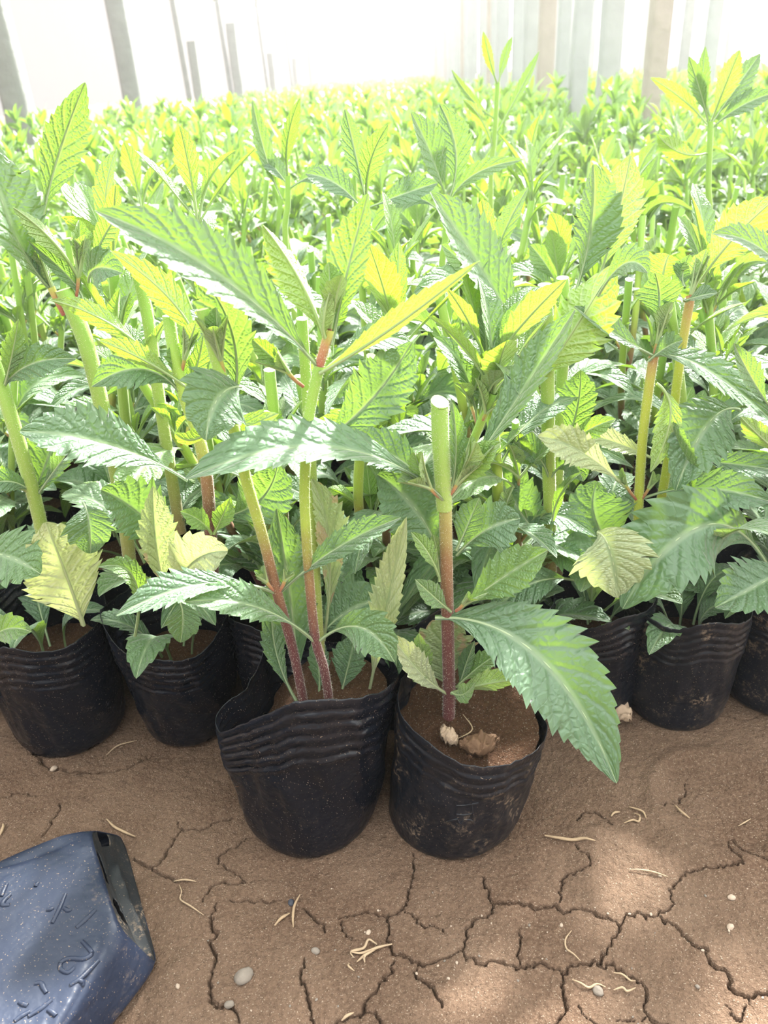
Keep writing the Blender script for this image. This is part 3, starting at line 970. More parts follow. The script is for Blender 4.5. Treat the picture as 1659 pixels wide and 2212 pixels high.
# give the upper piece the green half only
hero_leaf(B, (940, 1335, .447), (1160, 1415, .420), (1332, 1692, .376), 186, roll=20, roll1=14, fold=.28, bulge=.52, teeth=20, petiole=.03, amp=.22, wave=.02, label='large drooping toothed leaf')
hero_leaf(B, (965, 1085, .447), (725, 968, .425), (400, 1036, .405), 150, roll=58, roll1=50, fold=.3, bulge=.58, teeth=19, petiole=.15, label='long arching sunlit leaf')
hero_leaf(B, (985, 1322, .447), (1080, 1252, .445), (1183, 1188, .44), 92, roll=-10, tone=.3, fold=.3, bulge=.6)
hero_leaf(B, (975, 1322, .442), (938, 1290, .435), (897, 1252, .43), 48, roll=15, tone=.4, fold=.3)
hero_leaf(B, (972, 1075, .455), (1105, 880, .465), (1242, 668, .47), 92, roll=38, fold=.35, tone=.05, bulge=.6, petiole=.2)
hero_leaf(B, (972, 1070, .45), (1022, 1005, .447), (1083, 955, .445), 64, roll=-30, tone=.85, fold=.4)
hero_leaf(B, (972, 1070, .455), (985, 980, .46), (978, 870, .465), 48, roll=15, tone=.2, fold=.4)
hero_leaf(B, (948, 1245, .445), (925, 1195, .44), (888, 1150, .44), 38, roll=25, tone=.95)
hero_leaf(B, (950, 1255, .448), (945, 1200, .45), (936, 1155, .45), 36, roll=-15, tone=.85, under=True)
hero_leaf(B, (968, 1500, .445), (905, 1450, .437), (845, 1368, .435), 62, roll=25, tone=.3, fold=.4, mat=M_leaf_pale)
hero_leaf(B, (975, 1497, .443), (1045, 1478, .435), (1125, 1468, .43), 52, roll=-35, tone=.6, under=True)
hero_leaf(B, (985, 1485, .45), (1035, 1440, .452), (1090, 1405, .455), 46, roll=-20, tone=.55)
hero_leaf(B, (990, 1490, .45), (1005, 1440, .455), (1025, 1385, .458), 34, roll=-20, tone=.1)
hero_leaf(B, (975, 1495, .438), (1000, 1500, .43), (1025, 1475, .425), 40, roll=10, tone=.5)
hero_leaf(B, (935, 1462, .445), (915, 1420, .445), (905, 1368, .445), 44, roll=-15, tone=.7)
hero_leaf(B, (972, 1500, .455), (955, 1415, .462), (975, 1322, .465), 118, roll=10, mat=M_leaf_scorch, fold=.2, label='pale leaf with withered brown margin')
hero_leaf(B, (985, 1190, .455), (1010, 1135, .46), (1035, 1075, .465), 62, roll=-15, tone=.15)
hero_leaf(B, (985, 1200, .46), (1050, 1145, .462), (1123, 1120, .465), 100, roll=-5, fold=.25, bulge=.6)
hero_leaf(B, (960, 1230, .47), (905, 1110, .475), (815, 1025, .48), 150, roll=12, fold=.3)
hero_leaf(B, (930, 1060, .47), (850, 985, .478), (738, 955, .485), 92, roll=25, fold=.3)
shoot(B, at(955, 1078, .447), at(925, 1050, .442), 41, 0.028, .75, .45, 5)
shoot(B, at(970, 1072, .45), at(990, 1040, .448), 42, 0.030, .9, .3, 4)
shoot(B, at(985, 1320, .44), at(1005, 1300, .436), 43, 0.016, .8, .5, 4)
shoot(B, at(960, 1495, .445), at(930, 1475, .442), 44, 0.016, .6, .5, 4)

# writing pressed into the bag: strokes laid on its surface
def emboss(parent, bag, strokes, r, mat, name='embossed_mark', lift=0.0002, label=None):
    bpy.context.view_layer.update()
    me = bag.data
    bvh = BVHTree.FromPolygons([bag.matrix_world @ v.co for v in me.vertices], [tuple(p.vertices) for p in me.polygons])
    o0 = Vector(CAM)
    mb = MB()
    for st in strokes:
        st = spline(np.c_[np.array(st, float), np.zeros(len(st))], max(5, len(st) * 5))[:, :2]
        pts = []
        for p in st:
            d = Vector(ray(*p)).normalized()
            hit = bvh.ray_cast(o0, d)
            if hit[0] is not None:
                nn = hit[1]
                if nn.dot(d) > 0: nn = -nn
                pts.append(np.array(hit[0] + nn * lift))
        if len(pts) >= 3:
            tube(mb, pts, [r * 0.8, r, r * 0.8], n=len(pts) * 2, seg=8)
    if mb.n:
        o = mb.build(name, mat, parent)
        if label: o['label'] = label
        return o


def z3(l): return [(420 + x * .5064, 1300 + y * .5064) for x, y in l]
emboss(B, bagB, [z3([(1115, 868), (1160, 866), (1212, 856)]), z3([(1118, 905), (1150, 908), (1192, 900)]), z3([(1180, 855), (1186, 890), (1190, 935)]), z3([(1112, 850), (1115, 880), (1110, 915)]),
                 z3([(1075, 940), (1100, 930), (1125, 925)]), z3([(1120, 925), (1135, 945), (1150, 930)]), z3([(1150, 928), (1180, 930), (1195, 945)])], 0.0009, M_bag_dusty, label='pressed character on the bag')

# ------------------------------------------------------------------ generic plants
def generic_plant(seed, stems=3, leaves_mult=1.0, detail='mid', z0=0.115, tall=0.0, cutp=0.6):
    r = np.random.default_rng(seed)
    st = MB(); fo = MB()
    nv, sub, tmul = {'mid': (5, 3, 1.0), 'high': (7, 4, 1.0), 'low': (3, 1, 0.55), 'tiny': (3, 1, .5)}[detail]

    def leaf(b, az, el, L, w, tone, arc=0.25, roll=0.0):
        d = np.array([math.cos(az) * math.cos(el), math.sin(az) * math.cos(el), math.sin(el)])
        upv = np.array([-math.cos(az) * math.sin(el), -math.sin(az) * math.sin(el), math.cos(el)])
        sd = np.cross(d, upv)
        N = nrm(upv * math.cos(roll) + sd * math.sin(roll))
        midp = b + d * L * 0.5 + upv * L * arc * 0.35
        tipp = b + d * L - np.array([0, 0, 1]) * L * arc * 0.45
        N1 = nrm(N + np.array([math.cos(az), math.sin(az), 0]) * arc * 1.2)
        if detail in ('low', 'tiny'):
            return plain_leaf(fo, b, midp, tipp, w * 1.1, N, tone, 5 if detail == 'low' else 4)
        teeth = max(4, int(np.clip(L / 0.0095, 5, 14) * tmul))
        leaf_surface(fo, b, midp, tipp, w, N, N1, fold=r.uniform(.15, .5), teeth=teeth, tone=tone, nv=nv, sub=sub if sub > 1 else 2,
                     seed=int(r.integers(1e6)), bulge=r.uniform(.48, .62), petiole=r.uniform(.05, .2), amp=.2)

    for s in range(stems):
        a0 = r.random() * 6.28; rad = r.uniform(.004, .018)
        b = np.array([math.cos(a0) * rad, math.sin(a0) * rad, z0 - 0.01])
        cut = r.random() < cutp
        hgt = r.uniform(.17, .255) if cut else r.uniform(.17, .25) + tall * r.random()
        lean = r.normal(0, .04, 2)
        top = b + np.array([lean[0], lean[1], hgt])
        midp = b * .5 + top * .5 + np.array([*r.normal(0, .006, 2), 0])
        rs = r.uniform(.0028, .0048)
        tube(st, [b, midp, top], [rs * .85, rs, rs], n=14 if detail in ('mid', 'high') else 5, seg=8 if detail in ('mid', 'high') else 5, mi=0, cap_mi=1 if cut else None,
             cut=r.uniform(0, .0015) if cut else 0, hairs=160 if detail == 'high' else 0, hair_mi=2, seed=seed + s)
        crv = spline([b, midp, top], 40)
        nodes = [.18, .42, .66, .88] if not cut else [.15, .40, .68]
        az = r.random() * 6.28
        for q, nd in enumerate(nodes):
            p = crv[int(nd * 39)]
            young = 0.0 if nd < .5 else (0.12 if nd < .8 else .35)
            for sgn in (0, math.pi):
                L = r.uniform(.065, .108) * (1.0 if nd < .8 else .85)
                if r.random() < .92 * leaves_mult:
                    leaf(p, az + sgn + r.normal(0, .25), r.uniform(.05, .75) + (.3 if nd > .8 else 0), L, L * r.uniform(.22, .33),
                         float(np.clip(young + r.normal(0, .15), 0, 1)), r.uniform(.1, .6), r.normal(0, .4))
                # side shoots
                if r.random() < .75 * leaves_mult:
                    sa = az + sgn
                    ns = {'mid': 4, 'high': 4, 'low': 2, 'tiny': 1}[detail]
                    dd = np.array([math.cos(sa) * .5, math.sin(sa) * .5, .85])
                    pp = p + dd * r.uniform(.008, .02)
                    if detail in ('mid', 'high'): tube(st, [p, pp], [.0011, .0013], n=4, seg=5, mi=3)
                    for i in range(ns):
                        leaf(pp, sa + i * 1.6 + r.normal(0, .3), r.uniform(.6, 1.3), r.uniform(.02, .055), r.uniform(.007, .016), float(r.uniform(.4, 1)), .1)
            az += math.pi / 2 + r.normal(0, .2)
        if not cut:
            for i in range(6):
                leaf(top, az + i * math.pi / 2 + r.normal(0, .2), r.uniform(.75, 1.35), r.uniform(.04, .095), r.uniform(.011, .024), float(r.uniform(.25, .9)), r.uniform(0, .25), r.normal(0, .3))
    for i in range(int(7 * leaves_mult) if detail != 'tiny' else 0):
        a = r.random() * 6.28
        leaf(np.array([math.cos(a) * .01, math.sin(a) * .01, z0 - .004 + r.uniform(0, .03)]), a, r.uniform(.3, 1.1), r.uniform(.07, .12), r.uniform(.025, .045), float(r.uniform(0, .15)), r.uniform(.3, .9))
    return st, fo


def generic_rim(cx, cy, r0, z, seed, dz=0.006):
    r = np.random.default_rng(seed)
    th = np.linspace(0, 2 * np.pi, 24, endpoint=False)
    k1, k2, k3 = r.random(3) * 6
    rr = r0 * (1 + .06 * np.sin(2 * th + k1) + .03 * np.sin(3 * th + k2))
    return np.stack([cx + rr * np.cos(th), cy + rr * np.sin(th), z + dz * np.sin(2 * th + k3) + dz * .6 * np.sin(5 * th + k1)], -1)


# ------------------------------------------------------------------ second row: the bags one sees the front of
def row2_bag(px, py, r_top, r_bot, ztop, label, seed, mat=M_bag, ribs=6, tilt=0.0, fill=8, stems=0, group=None):
    Fp = at_z(px, py)
    cx, cy = Fp[0] * (1 + r_bot / Fp[1] * 0.9), Fp[1] + r_bot
    e = empty('potted_seedling', (cx, cy, 0), label, 'potted plant', group)
    mb, PP = bag_mesh((cx, cy, r_bot), generic_rim(cx, cy, r_top, ztop, seed), seed=seed, ribs=ribs, rib_amp=.0011, dents=.004, bulge=.8)
    solid(mb.build('grow_bag', mat, e))
    soil_disc(PP, lambda x, y: ztop - .050 + 0 * x, seed, .55).build('soil', M_soil_pot, e)
    r = np.random.default_rng(seed + 100)
    for i in range(fill):
        a = 2 * math.pi * i / max(fill, 1) + r.normal(0, .3)
        z = ztop - .044 + (r.uniform(0, .10) if i % 2 else 0)
        b = np.array([cx + math.cos(a) * .012, cy + math.sin(a) * .012, z])
        L = r.uniform(.06, .10); el = r.uniform(.35, 1.15) if math.sin(a) < 0.2 else r.uniform(.2, .9)
        d = np.array([math.cos(a) * math.cos(el), math.sin(a) * math.cos(el), math.sin(el)])
        upv = np.array([-math.cos(a) * math.sin(el), -math.sin(a) * math.sin(el), math.cos(el)])
        arc = r.uniform(.2, .8)
        m = MB()
        leaf_surface(m, b, b + d * L * .5 + upv * L * arc * .3, b + d * L - np.array([0, 0, L * arc * .4]), L * r.uniform(.28, .4),
                     nrm(upv + np.array([0, -.2, 0])), nrm(upv + np.array([math.cos(a), math.sin(a), 0]) * arc), fold=r.uniform(.1, .4), teeth=int(L / .008), tone=float(r.uniform(0, .2)), nv=7,
                     seed=seed * 50 + i, bulge=.58)
        m.build('leaf', M_leaf, e)
    if stems:
        st, fo = generic_plant(seed + 500, stems, detail='high', z0=0)
        for m_, nm, mt in ((st, 'stem', [M_stem_mix, M_cut, M_hair, M_stem_red]), (fo, 'foliage', M_leaf)):
            for k_ in range(len(m_.V)): m_.V[k_] = m_.V[k_] + np.array([cx, cy, ztop - .018])
            m_.build(nm, mt, e)
    return e


E = row2_bag(-75, 1590, .050, .044, .118, 'potted plant cut off at the photo edge with a leaning hairy green stem', 61, fill=7)
Fp_ = row2_bag(178, 1640, .057, .046, .122, 'potted plant with a thick pale green stub stem and an upright pale yellow leaf', 62, fill=6)
G = row2_bag(425, 1618, .055, .036, .118, 'potted plant with two cut stubs and a slumped black bag behind the front one', 63, fill=8)
H1 = row2_bag(655, 1595, .050, .045, .118, 'leafy potted plant hidden behind the two-stemmed front plant', 64, fill=7, stems=3)
H2 = row2_bag(880, 1585, .050, .045, .118, 'leafy potted plant directly behind the cut-stem front plant', 65, fill=7, stems=3)
H3 = row2_bag(1075, 1578, .048, .043, .118, 'leafy potted plant behind the large drooping leaf', 66, fill=7, stems=2)
Cp = row2_bag(1262, 1572, .047, .042, .112, 'potted plant with a thick cut-off stem and a broad lime arching leaf', 67, fill=8)
D = row2_bag(1445, 1588, .046, .040, .112, 'potted plant with yellow stems in a dented muddy black bag', 68, mat=M_bag_dusty, fill=6)
I = row2_bag(1655, 1560, .050, .044, .112, 'potted plant with a dark toothed leaf drooping over its bag at the photo edge', 69, mat=M_bag_dusty, fill=8, stems=2)

# plant C
hero_stem(Cp, [(1190, 1250, .545), (1188, 1100, .548), (1185, 1000, .55), (1183, 850, .552), (1178, 615, .555)], (26, 32), M_stem_grn)
hero_stem(Cp, [(1205, 1240, .57), (1205, 1050, .575), (1212, 850, .58), (1222, 700, .585), (1215, 600, .585)], (22, 26), M_stem_grn)
hero_leaf(Cp, (1166, 822, .548), (1225, 735, .54), (1330, 570, .545), 128, roll=15, under=True, tone=.92, fold=.35, bulge=.6)
hero_leaf(Cp, (1290, 640, .54), (1350, 570, .53), (1400, 590, .52), 70, roll=40, tone=.2, fold=.3)
hero_leaf(Cp, (1185, 1030, .545), (1150, 975, .54), (1080, 945, .53), 60, roll=30, tone=.0)
hero_leaf(Cp, (1190, 1030, .545), (1230, 1000, .54), (1260, 1040, .53), 70, roll=-20, tone=.0)
hero_leaf(Cp, (1215, 970, .55), (1245, 890, .552), (1255, 800, .555), 78, roll=-10, tone=.1, bulge=.65)
hero_leaf(Cp, (1240, 960, .545), (1270, 930, .54), (1330, 905, .54), 46, roll=-15, tone=.8)
hero_leaf(Cp, (1160, 1010, .54), (1130, 980, .535), (1120, 930, .53), 44, roll=10, tone=.8)
hero_leaf(Cp, (1140, 750, .57), (1045, 590, .55), (930, 415, .54), 150, roll=50, tone=0, fold=.35, teeth=18, bulge=.5)
hero_leaf(Cp, (1165, 700, .56), (1110, 700, .55), (1055, 680, .55), 40, roll=-40, under=True, tone=.8)
hero_leaf(Cp, (1150, 770, .56), (1115, 720, .555), (1070, 650, .55), 46, roll=20, under=True, tone=.95)
hero_leaf(Cp, (1240, 640, .59), (1275, 500, .60), (1282, 355, .60), 120, roll=35, tone=0, fold=.4, bulge=.5)
hero_leaf(Cp, (1290, 610, .62), (1330, 480, .62), (1362, 335, .62), 100, roll=10, under=True, tone=.25, fold=.3)
hero_leaf(Cp, (1180, 1180, .54), (1120, 1100, .54), (1060, 1000, .545), 110, roll=15, tone=0)
hero_leaf(Cp, (1190, 1195, .535), (1205, 1080, .53), (1260, 1020, .52), 22, roll=60, tone=.5)
hero_leaf(Cp, (1250, 1255, .53), (1150, 1260, .51), (1060, 1330, .50), 80, roll=10, tone=0, label=None)
hero_leaf(Cp, (1165, 1210, .53), (1215, 1200, .52), (1262, 1235, .51), 60, roll=20, tone=0)
# plant D
hero_stem(D, [(1378, 1260, .548), (1378, 1165, .548), (1380, 1080, .548), (1388, 950, .55), (1400, 850, .552), (1412, 770, .554)], (20, 21), M_stem_yel, cut=None)
hero_stem(D, [(1400, 1260, .575), (1425, 1100, .575), (1445, 980, .577), (1462, 830, .58), (1478, 720, .582), (1492, 640, .584)], (20, 20), M_stem_yel, cut=None)
hero_leaf(D, (1378, 1081, .548), (1270, 985, .53), (1162, 942, .515), 76, roll=15, tone=.25, mat=M_leaf_pale, bulge=.62, petiole=.2)
hero_leaf(D, (1384, 1079, .548), (1510, 1055, .535), (1670, 1085, .52), 82, roll=-20, tone=0, bulge=.62, petiole=.2)
hero_leaf(D, (1412, 768, .552), (1330, 722, .545), (1240, 662, .54), 62, roll=45, tone=0, roll1=55)
hero_leaf(D, (1412, 768, .552), (1530, 800, .54), (1690, 930, .53), 80, roll=-50, tone=.05, fold=.25, petiole=.03)
hero_leaf(D, (1420, 705, .556), (1425, 645, .565), (1415, 590, .565), 90, roll=-5, tone=0, bulge=.6)
hero_leaf(D, (1400, 780, .55), (1440, 750, .545), (1475, 735, .54), 50, roll=30, tone=0)
hero_leaf(D, (1428, 620, .60), (1435, 580, .60), (1445, 550, .60), 96, roll=0, tone=1.0, under=True)
hero_leaf(D, (1480, 650, .58), (1510, 640, .57), (1550, 632, .565), 46, roll=50, tone=0)
hero_leaf(D, (1480, 650, .58), (1460, 640, .57), (1435, 640, .565), 46, roll=-50, tone=0)
hero_leaf(D, (1480, 620, .59), (1475, 590, .60), (1490, 550, .60), 60, roll=30, tone=0)
hero_leaf(D, (1418, 828, .545), (1448, 900, .535), (1405, 1020, .53), 56, roll=15, under=True, tone=.9)
hero_leaf(D, (1600, 885, .56), (1530, 915, .54), (1460, 1060, .52), 130, roll=10, tone=0, bulge=.5, fold=.15)
hero_leaf(D, (1500, 1090, .54), (1480, 1000, .53), (1440, 900, .54), 60, roll=-20, tone=.1)
hero_leaf(D, (1660, 1225, .53), (1520, 1135, .51), (1345, 1315, .487), 178, roll=-12, tone=0, bulge=.62, petiole=.1, fold=.2, teeth=18, label='broad dark toothed leaf with a grey withered spot')
hero_leaf(D, (1290, 1150, .51), (1318, 1190, .50), (1335, 1292, .492), 150, roll=0, mat=M_leaf_pale, bulge=.55, fold=.15, petiole=.02, label='pale yellow-green curled leaf')
hero_leaf(D, (1360, 1220, .55), (1290, 1130, .55), (1290, 1040, .56), 140, roll=10, tone=0)
hero_leaf(D, (1445, 990, .57), (1560, 1000, .555), (1680, 1015, .55), 56, roll=-25, tone=0, petiole=.3)
hero_leaf(D, (1430, 1000, .57), (1340, 960, .56), (1255, 935, .555), 46, roll=25, tone=.3, mat=M_leaf_pale)
shoot(D, at(1374, 1079, .546), at(1350, 1045, .543), 51, .014, .9, .4)
shoot(D, at(1385, 1079, .546), at(1405, 1050, .544), 52, .014, .9, .4)
shoot(D, at(1413, 768, .553), at(1420, 735, .554), 53, .026, .6, .25, 5)
shoot(D, at(1490, 645, .584), at(1494, 630, .585), 54, .028, .6, .25, 5)
hero_leaf(I, (1720, 1215, .52), (1640, 1262, .50), (1545, 1312, .488), 120, roll=12, tone=0, bulge=.5)
hero_leaf(I, (1720, 620, .56), (1640, 535, .55), (1540, 505, .54), 60, roll=45, tone=0)
hero_leaf(I, (1670, 890, .54), (1625, 820, .53), (1585, 742, .52), 50, roll=30, tone=0)
hero_leaf(I, (1510, 612, .60), (1580, 520, .59), (1680, 425, .58), 96, roll=-10, under=True, tone=.7)
hero_leaf(I, (1700, 990, .53), (1650, 950, .52), (1600, 900, .52), 46, roll=20, under=True, tone=.8)
# plant F, left
hero_stem(Fp_, [(285, 1250, .53), (262, 1080, .535), (225, 900, .54), (185, 740, .545), (138, 625, .55)], (26, 36), M_stem_grn)
hero_leaf(Fp_, (168, 600, .55), (112, 520, .54), (28, 448, .53), 46, roll=40, under=True, tone=.85)
hero_leaf(Fp_, (110, 625, .55), (30, 500, .54), (-40, 280, .55), 150, roll=40, tone=0, fold=.35)
hero_leaf(Fp_, (90, 490, .56), (125, 340, .57), (184, 178, .57), 84, roll=-12, tone=.1, fold=.3, teeth=16)
hero_leaf(Fp_, (190, 580, .55), (225, 510, .545), (250, 470, .54), 46, roll=20, tone=.3)
hero_leaf(Fp_, (190, 610, .545), (210, 580, .535), (265, 590, .53), 80, roll=30, tone=0)
hero_leaf(Fp_, (180, 650, .55), (150, 600, .55), (60, 520, .54), 40, roll=20, tone=0)
hero_leaf(Fp_, (180, 1350, .50), (142, 1240, .495), (98, 1128, .495), 158, roll=12, under=True, mat=M_leaf_pale, bulge=.5, petiole=.02, fold=.15, label='pale yellow leaf with raised veins')
hero_leaf(Fp_, (-60, 1195, .50), (10, 1200, .485), (88, 1240, .475), 120, roll=-10, tone=.2, fold=.1)
hero_leaf(Fp_, (-30, 1400, .48), (10, 1360, .475), (68, 1365, .47), 60, roll=10, tone=.6)
hero_leaf(Fp_, (330, 775, .54), (230, 695, .53), (108, 648, .525), 46, roll=38, under=True, tone=.9)
shoot(Fp_, at(140, 680, .55), at(110, 620, .55), 55, .04, .5, .3, 4, .0022)
shoot(Fp_, at(165, 640, .55), at(170, 590, .55), 56, .03, .6, .25, 4)
# plant E, far left
hero_stem(E, [(120, 1300, .53), (85, 1120, .53), (45, 970, .53), (5, 840, .535), (-20, 760, .54)], (26, 30), M_stem_grn)
hero_leaf(E, (75, 1072, .53), (20, 1040, .52), (-60, 1060, .51), 50, roll=20, tone=0)
hero_leaf(E, (80, 1070, .53), (130, 1000, .52), (180, 940, .52), 44, roll=-30, tone=0)
hero_leaf(E, (0, 850, .535), (60, 790, .53), (165, 775, .53), 70, roll=-20, tone=0)
hero_leaf(E, (10, 830, .53), (25, 770, .53), (40, 690, .53), 44, roll=10, tone=.4)
hero_leaf(E, (60, 1100, .53), (100, 1000, .54), (140, 880, .55), 90, roll=10, tone=.1)
shoot(E, at(75, 1068, .53), at(50, 1055, .528), 57, .03, .7, .3)
# plant G
hero_stem(G, [(460, 1250, .50), (455, 1150, .50), (445, 1020, .50), (425, 930, .505), (400, 860, .51), (378, 770, .515), (364, 682, .52)], (26, 26), M_stem_mix)
hero_stem(G, [(390, 1150, .56), (350, 900, .565), (320, 690, .57), (298, 592, .57)], (24, 26), M_stem_grn)
hero_leaf(G, (405, 1038, .50), (240, 962, .485), (43, 932, .475), 134, roll=32, tone=0, fold=.3, bulge=.6, teeth=18)
hero_leaf(G, (402, 835, .51), (312, 778, .50), (213, 735, .495), 52, roll=35, under=True, tone=.85)
hero_leaf(G, (398, 862, .51), (312, 798, .505), (198, 835, .50), 84, roll=20, tone=0)
hero_leaf(G, (430, 765, .52), (375, 655, .51), (238, 542, .505), 66, roll=35, under=True, tone=.95)
hero_leaf(G, (360, 1290, .48), (338, 1180, .48), (330, 1050, .485), 80, roll=20, tone=.3, mat=M_leaf_scorch)
hero_leaf(G, (380, 1290, .475), (415, 1215, .46), (492, 1190, .455), 116, roll=-8, tone=0, mat=M_leaf_pale)
hero_leaf(G, (400, 1210, .50), (310, 1115, .49), (218, 1058, .48), 118, roll=10, tone=0)
hero_leaf(G, (180, 1085, .49), (192, 1125, .48), (196, 1196, .475), 96, roll=0, tone=0)
hero_leaf(G, (385, 1295, .46), (395, 1330, .455), (390, 1388, .45), 72, roll=5, tone=.2)
hero_leaf(G, (292, 1375, .48), (290, 1250, .475), (212, 1225, .47), 48, roll=30, tone=.5)
hero_leaf(G, (458, 1155, .49), (432, 1125, .485), (390, 1105, .48), 44, roll=10, tone=.8)
hero_leaf(G, (462, 1155, .49), (478, 1120, .488), (498, 1075, .485), 44, roll=-10, tone=.8)
hero_leaf(G, (470, 1120, .51), (560, 1080, .50), (600, 1000, .50), 120, roll=-10, tone=0)
hero_leaf(G, (395, 850, .515), (425, 790, .51), (440, 720, .51), 40, roll=20, tone=.6)
hero_leaf(G, (400, 860, .51), (385, 780, .515), (375, 740, .515), 50, roll=10, tone=.4)
shoot(G, at(388, 815, .513), at(400, 770, .512), 58, .03, .6, .25)

# taller plants standing up out of the crowd
def tall_plant(px, py, Y, label, seed, stem_pts, leaves):
    p = at(px, py, Y)
    e = empty('potted_seedling', (p[0], Y, 0), label, 'potted plant', 'tall shoots above the bed')
    mb, PP = bag_mesh((p[0], Y, .043), generic_rim(p[0], Y, .048, .12, seed), seed=seed, nth=48, nt=24)
    mb.build('grow_bag', M_bag, e)
    m = MB()
    base = np.array([p[0], Y, .10])
    tube(m, [base] + [at(a, b, Y) for a, b in stem_pts], [.004, .003], n=26, seg=10)
    m.build('stem', [M_stem_grn, M_cut, M_hair], e)
    for i, (b, mi, t, w, r_, un, tn) in enumerate(leaves):
        dy = (-.03, .02, .0, .03, -.015)[i % 5]
        hero_leaf(e, (*b, Y), (*mi, Y + dy * .5), (*t, Y + dy), w, roll=r_, under=un, tone=tn, teeth=14, fold=.3)


tall_plant(1075, 330, 1.15, 'tall narrow-leaved shoot standing highest above the bed, before the whitewashed posts', 71, [(1060, 420), (1068, 300), (1074, 200), (1075, 178)],
           [((1075, 185), (1058, 130), (1044, 68), 20, 10, True, .9), ((1076, 185), (1088, 135), (1106, 78), 18, -10, False, .7), ((1074, 260), (1020, 215), (975, 150), 18, 20, False, .5),
            ((1070, 290), (1120, 200), (1165, 110), 20, 20, False, .6), ((1068, 330), (1040, 260), (1000, 215), 22, 20, True, .7)])
tall_plant(1535, 420, 0.92, 'tall plant with broad spreading grey-green leaves above the bed, by the photo edge', 72, [(1528, 520), (1530, 400), (1534, 300), (1535, 262)],
           [((1536, 265), (1565, 190), (1598, 108), 44, -10, True, .5), ((1538, 265), (1590, 190), (1642, 116), 46, 15, False, .05), ((1530, 262), (1512, 195), (1488, 122), 34, 10, False, .1),
            ((1528, 268), (1475, 215), (1405, 168), 34, 30, True, .85), ((1540, 275), (1600, 230), (1675, 200), 46, 30, False, 0), ((1528, 330), (1470, 330), (1420, 290), 40, 20, True, .7), ((1534, 250), (1520, 180), (1524, 100), 26, 0, False, .5)])
tall_plant(628, 460, 0.90, 'tall plant with one upright dark serrated leaf above the middle of the bed', 73, [(620, 560), (622, 440), (622, 380)],
           [((622, 385), (622, 300), (648, 212), 34, 25, False, .3), ((620, 400), (600, 370), (560, 330), 40, 25, False, 0), ((622, 410), (680, 380), (720, 400), 44, 30, False, 0), ((610, 430), (575, 340), (545, 215), 34, 15, False, .4)])
tall_plant(960, 520, 0.80, 'tall plant with a narrow sun-bleached leaf and a grey rounded leaf above the bed', 74, [(955, 620), (962, 520), (968, 430)],
           [((968, 440), (935, 345), (888, 243), 80, 48, False, 0), ((970, 430), (985, 330), (950, 225), 66, 5, False, 0), ((966, 450), (1020, 380), (1130, 345), 40, 30, False, .4), ((960, 470), (880, 430), (800, 510), 50, 25, False, 0)])
tall_plant(790, 560, 0.74, 'tall plant with bluish grey leaves just above the two-stemmed front plant top', 75, [(782, 620), (790, 520), (790, 420)],
           [((792, 430), (800, 350), (838, 270), 50, 10, False, 0), ((790, 430), (770, 340), (745, 235), 46, -10, False, .05), ((792, 450), (870, 420), (945, 395), 58, 30, False, 0), ((788, 460), (730, 400), (660, 375), 60, 30, False, 0)])

# ------------------------------------------------------------------ the crowded bed
NVAR = 14
variants = []
for i in range(NVAR):
    st, fo = generic_plant(900 + i, stems=2 + i % 2, detail='mid', tall=.05 if i % 5 == 0 else 0.0, cutp=.7)
    ms = st.mesh('stem', [M_stem_grn if i % 3 else M_stem_mix, M_cut, M_hair, M_stem_red])
    mf = fo.mesh('foliage', M_leaf)
    mbb, PP = bag_mesh((0, 0, .043), generic_rim(0, 0, .050, .12, 300 + i), seed=300 + i, nth=48, nt=24)
    mbag = mbb.mesh('grow_bag', M_bag)
    msoil = soil_disc(PP, lambda x, y: .10 + 0 * x, i, .82, n=6).mesh('soil', M_soil_pot)
    variants.append((ms, mf, mbag, msoil))

BANDS = [(0.75, 'third row', 'third row'), (1.05, 'fourth to sixth rows', 'fourth to sixth rows'), (1.6, 'middle of the crowded bed', 'middle rows'), (9, 'distant part of the crowded bed', 'distant rows')]
pl_count = 0
Y = 0.655
first = True
row = 0
stuff_from = None
grows = np.random.default_rng(5)
positions = []
while True:
    half = Y * 0.56 + 0.10
    n = int(2 * half / .108)
    if pl_count + n > 298:
        stuff_from = Y
        break
    for i in range(n + 1):
        x = -half + i * .108 + grows.normal(0, .006) + (row % 2) * .03
        if abs(x + 0.0) < 99:
            positions.append((x, Y + grows.normal(0, .007), row, i))
            pl_count += 1
    Y += .108; row += 1
for k, (x, y, rw, ii) in enumerate(positions):
    if x < -1.62 + .05 + y * .03: continue
    v = variants[int(grows.integers(NVAR))]
    bi = next(i for i, b in enumerate(BANDS) if y < b[0])
    sd = 'by the film-wall side' if x < -.18 * y - .02 else ('by the whitewashed posts side' if x > .2 * y else 'along the centre')
    lab = 'leafy green bagged plant in the %s %s' % (BANDS[bi][1], sd)
    grp = 'plants of the %s %s' % (BANDS[bi][2], sd)
    lab = 'leafy bagged plant in the %s %s' % (BANDS[bi][1], sd)
    if rw < 8:
        lab = 'leafy bagged plant, %s row from the front, %s from the film-wall side' % (ORD[rw + 2], 'first' if ii == 0 else ORD[ii])
        grp = 'plants of the %s row' % ORD[rw + 2]
    e = bpy.data.objects.new('potted_seedling', None); C.objects.link(e)
    tag(e, lab, 'potted plant', grp)
    e.location = (x, y, 0); e.rotation_euler = (0, 0, float(grows.random() * 6.28))
    s = float(grows.uniform(.92, 1.06)) * (1.0 if y < 1.2 else .95); e.scale = (s, s, s)
    for nm, me in zip(('stem', 'foliage', 'grow_bag', 'soil'), v):
        if nm in ('grow_bag', 'soil') and y > 1.6: continue
        o = bpy.data.objects.new(nm, me); C.objects.link(o); o.parent = e

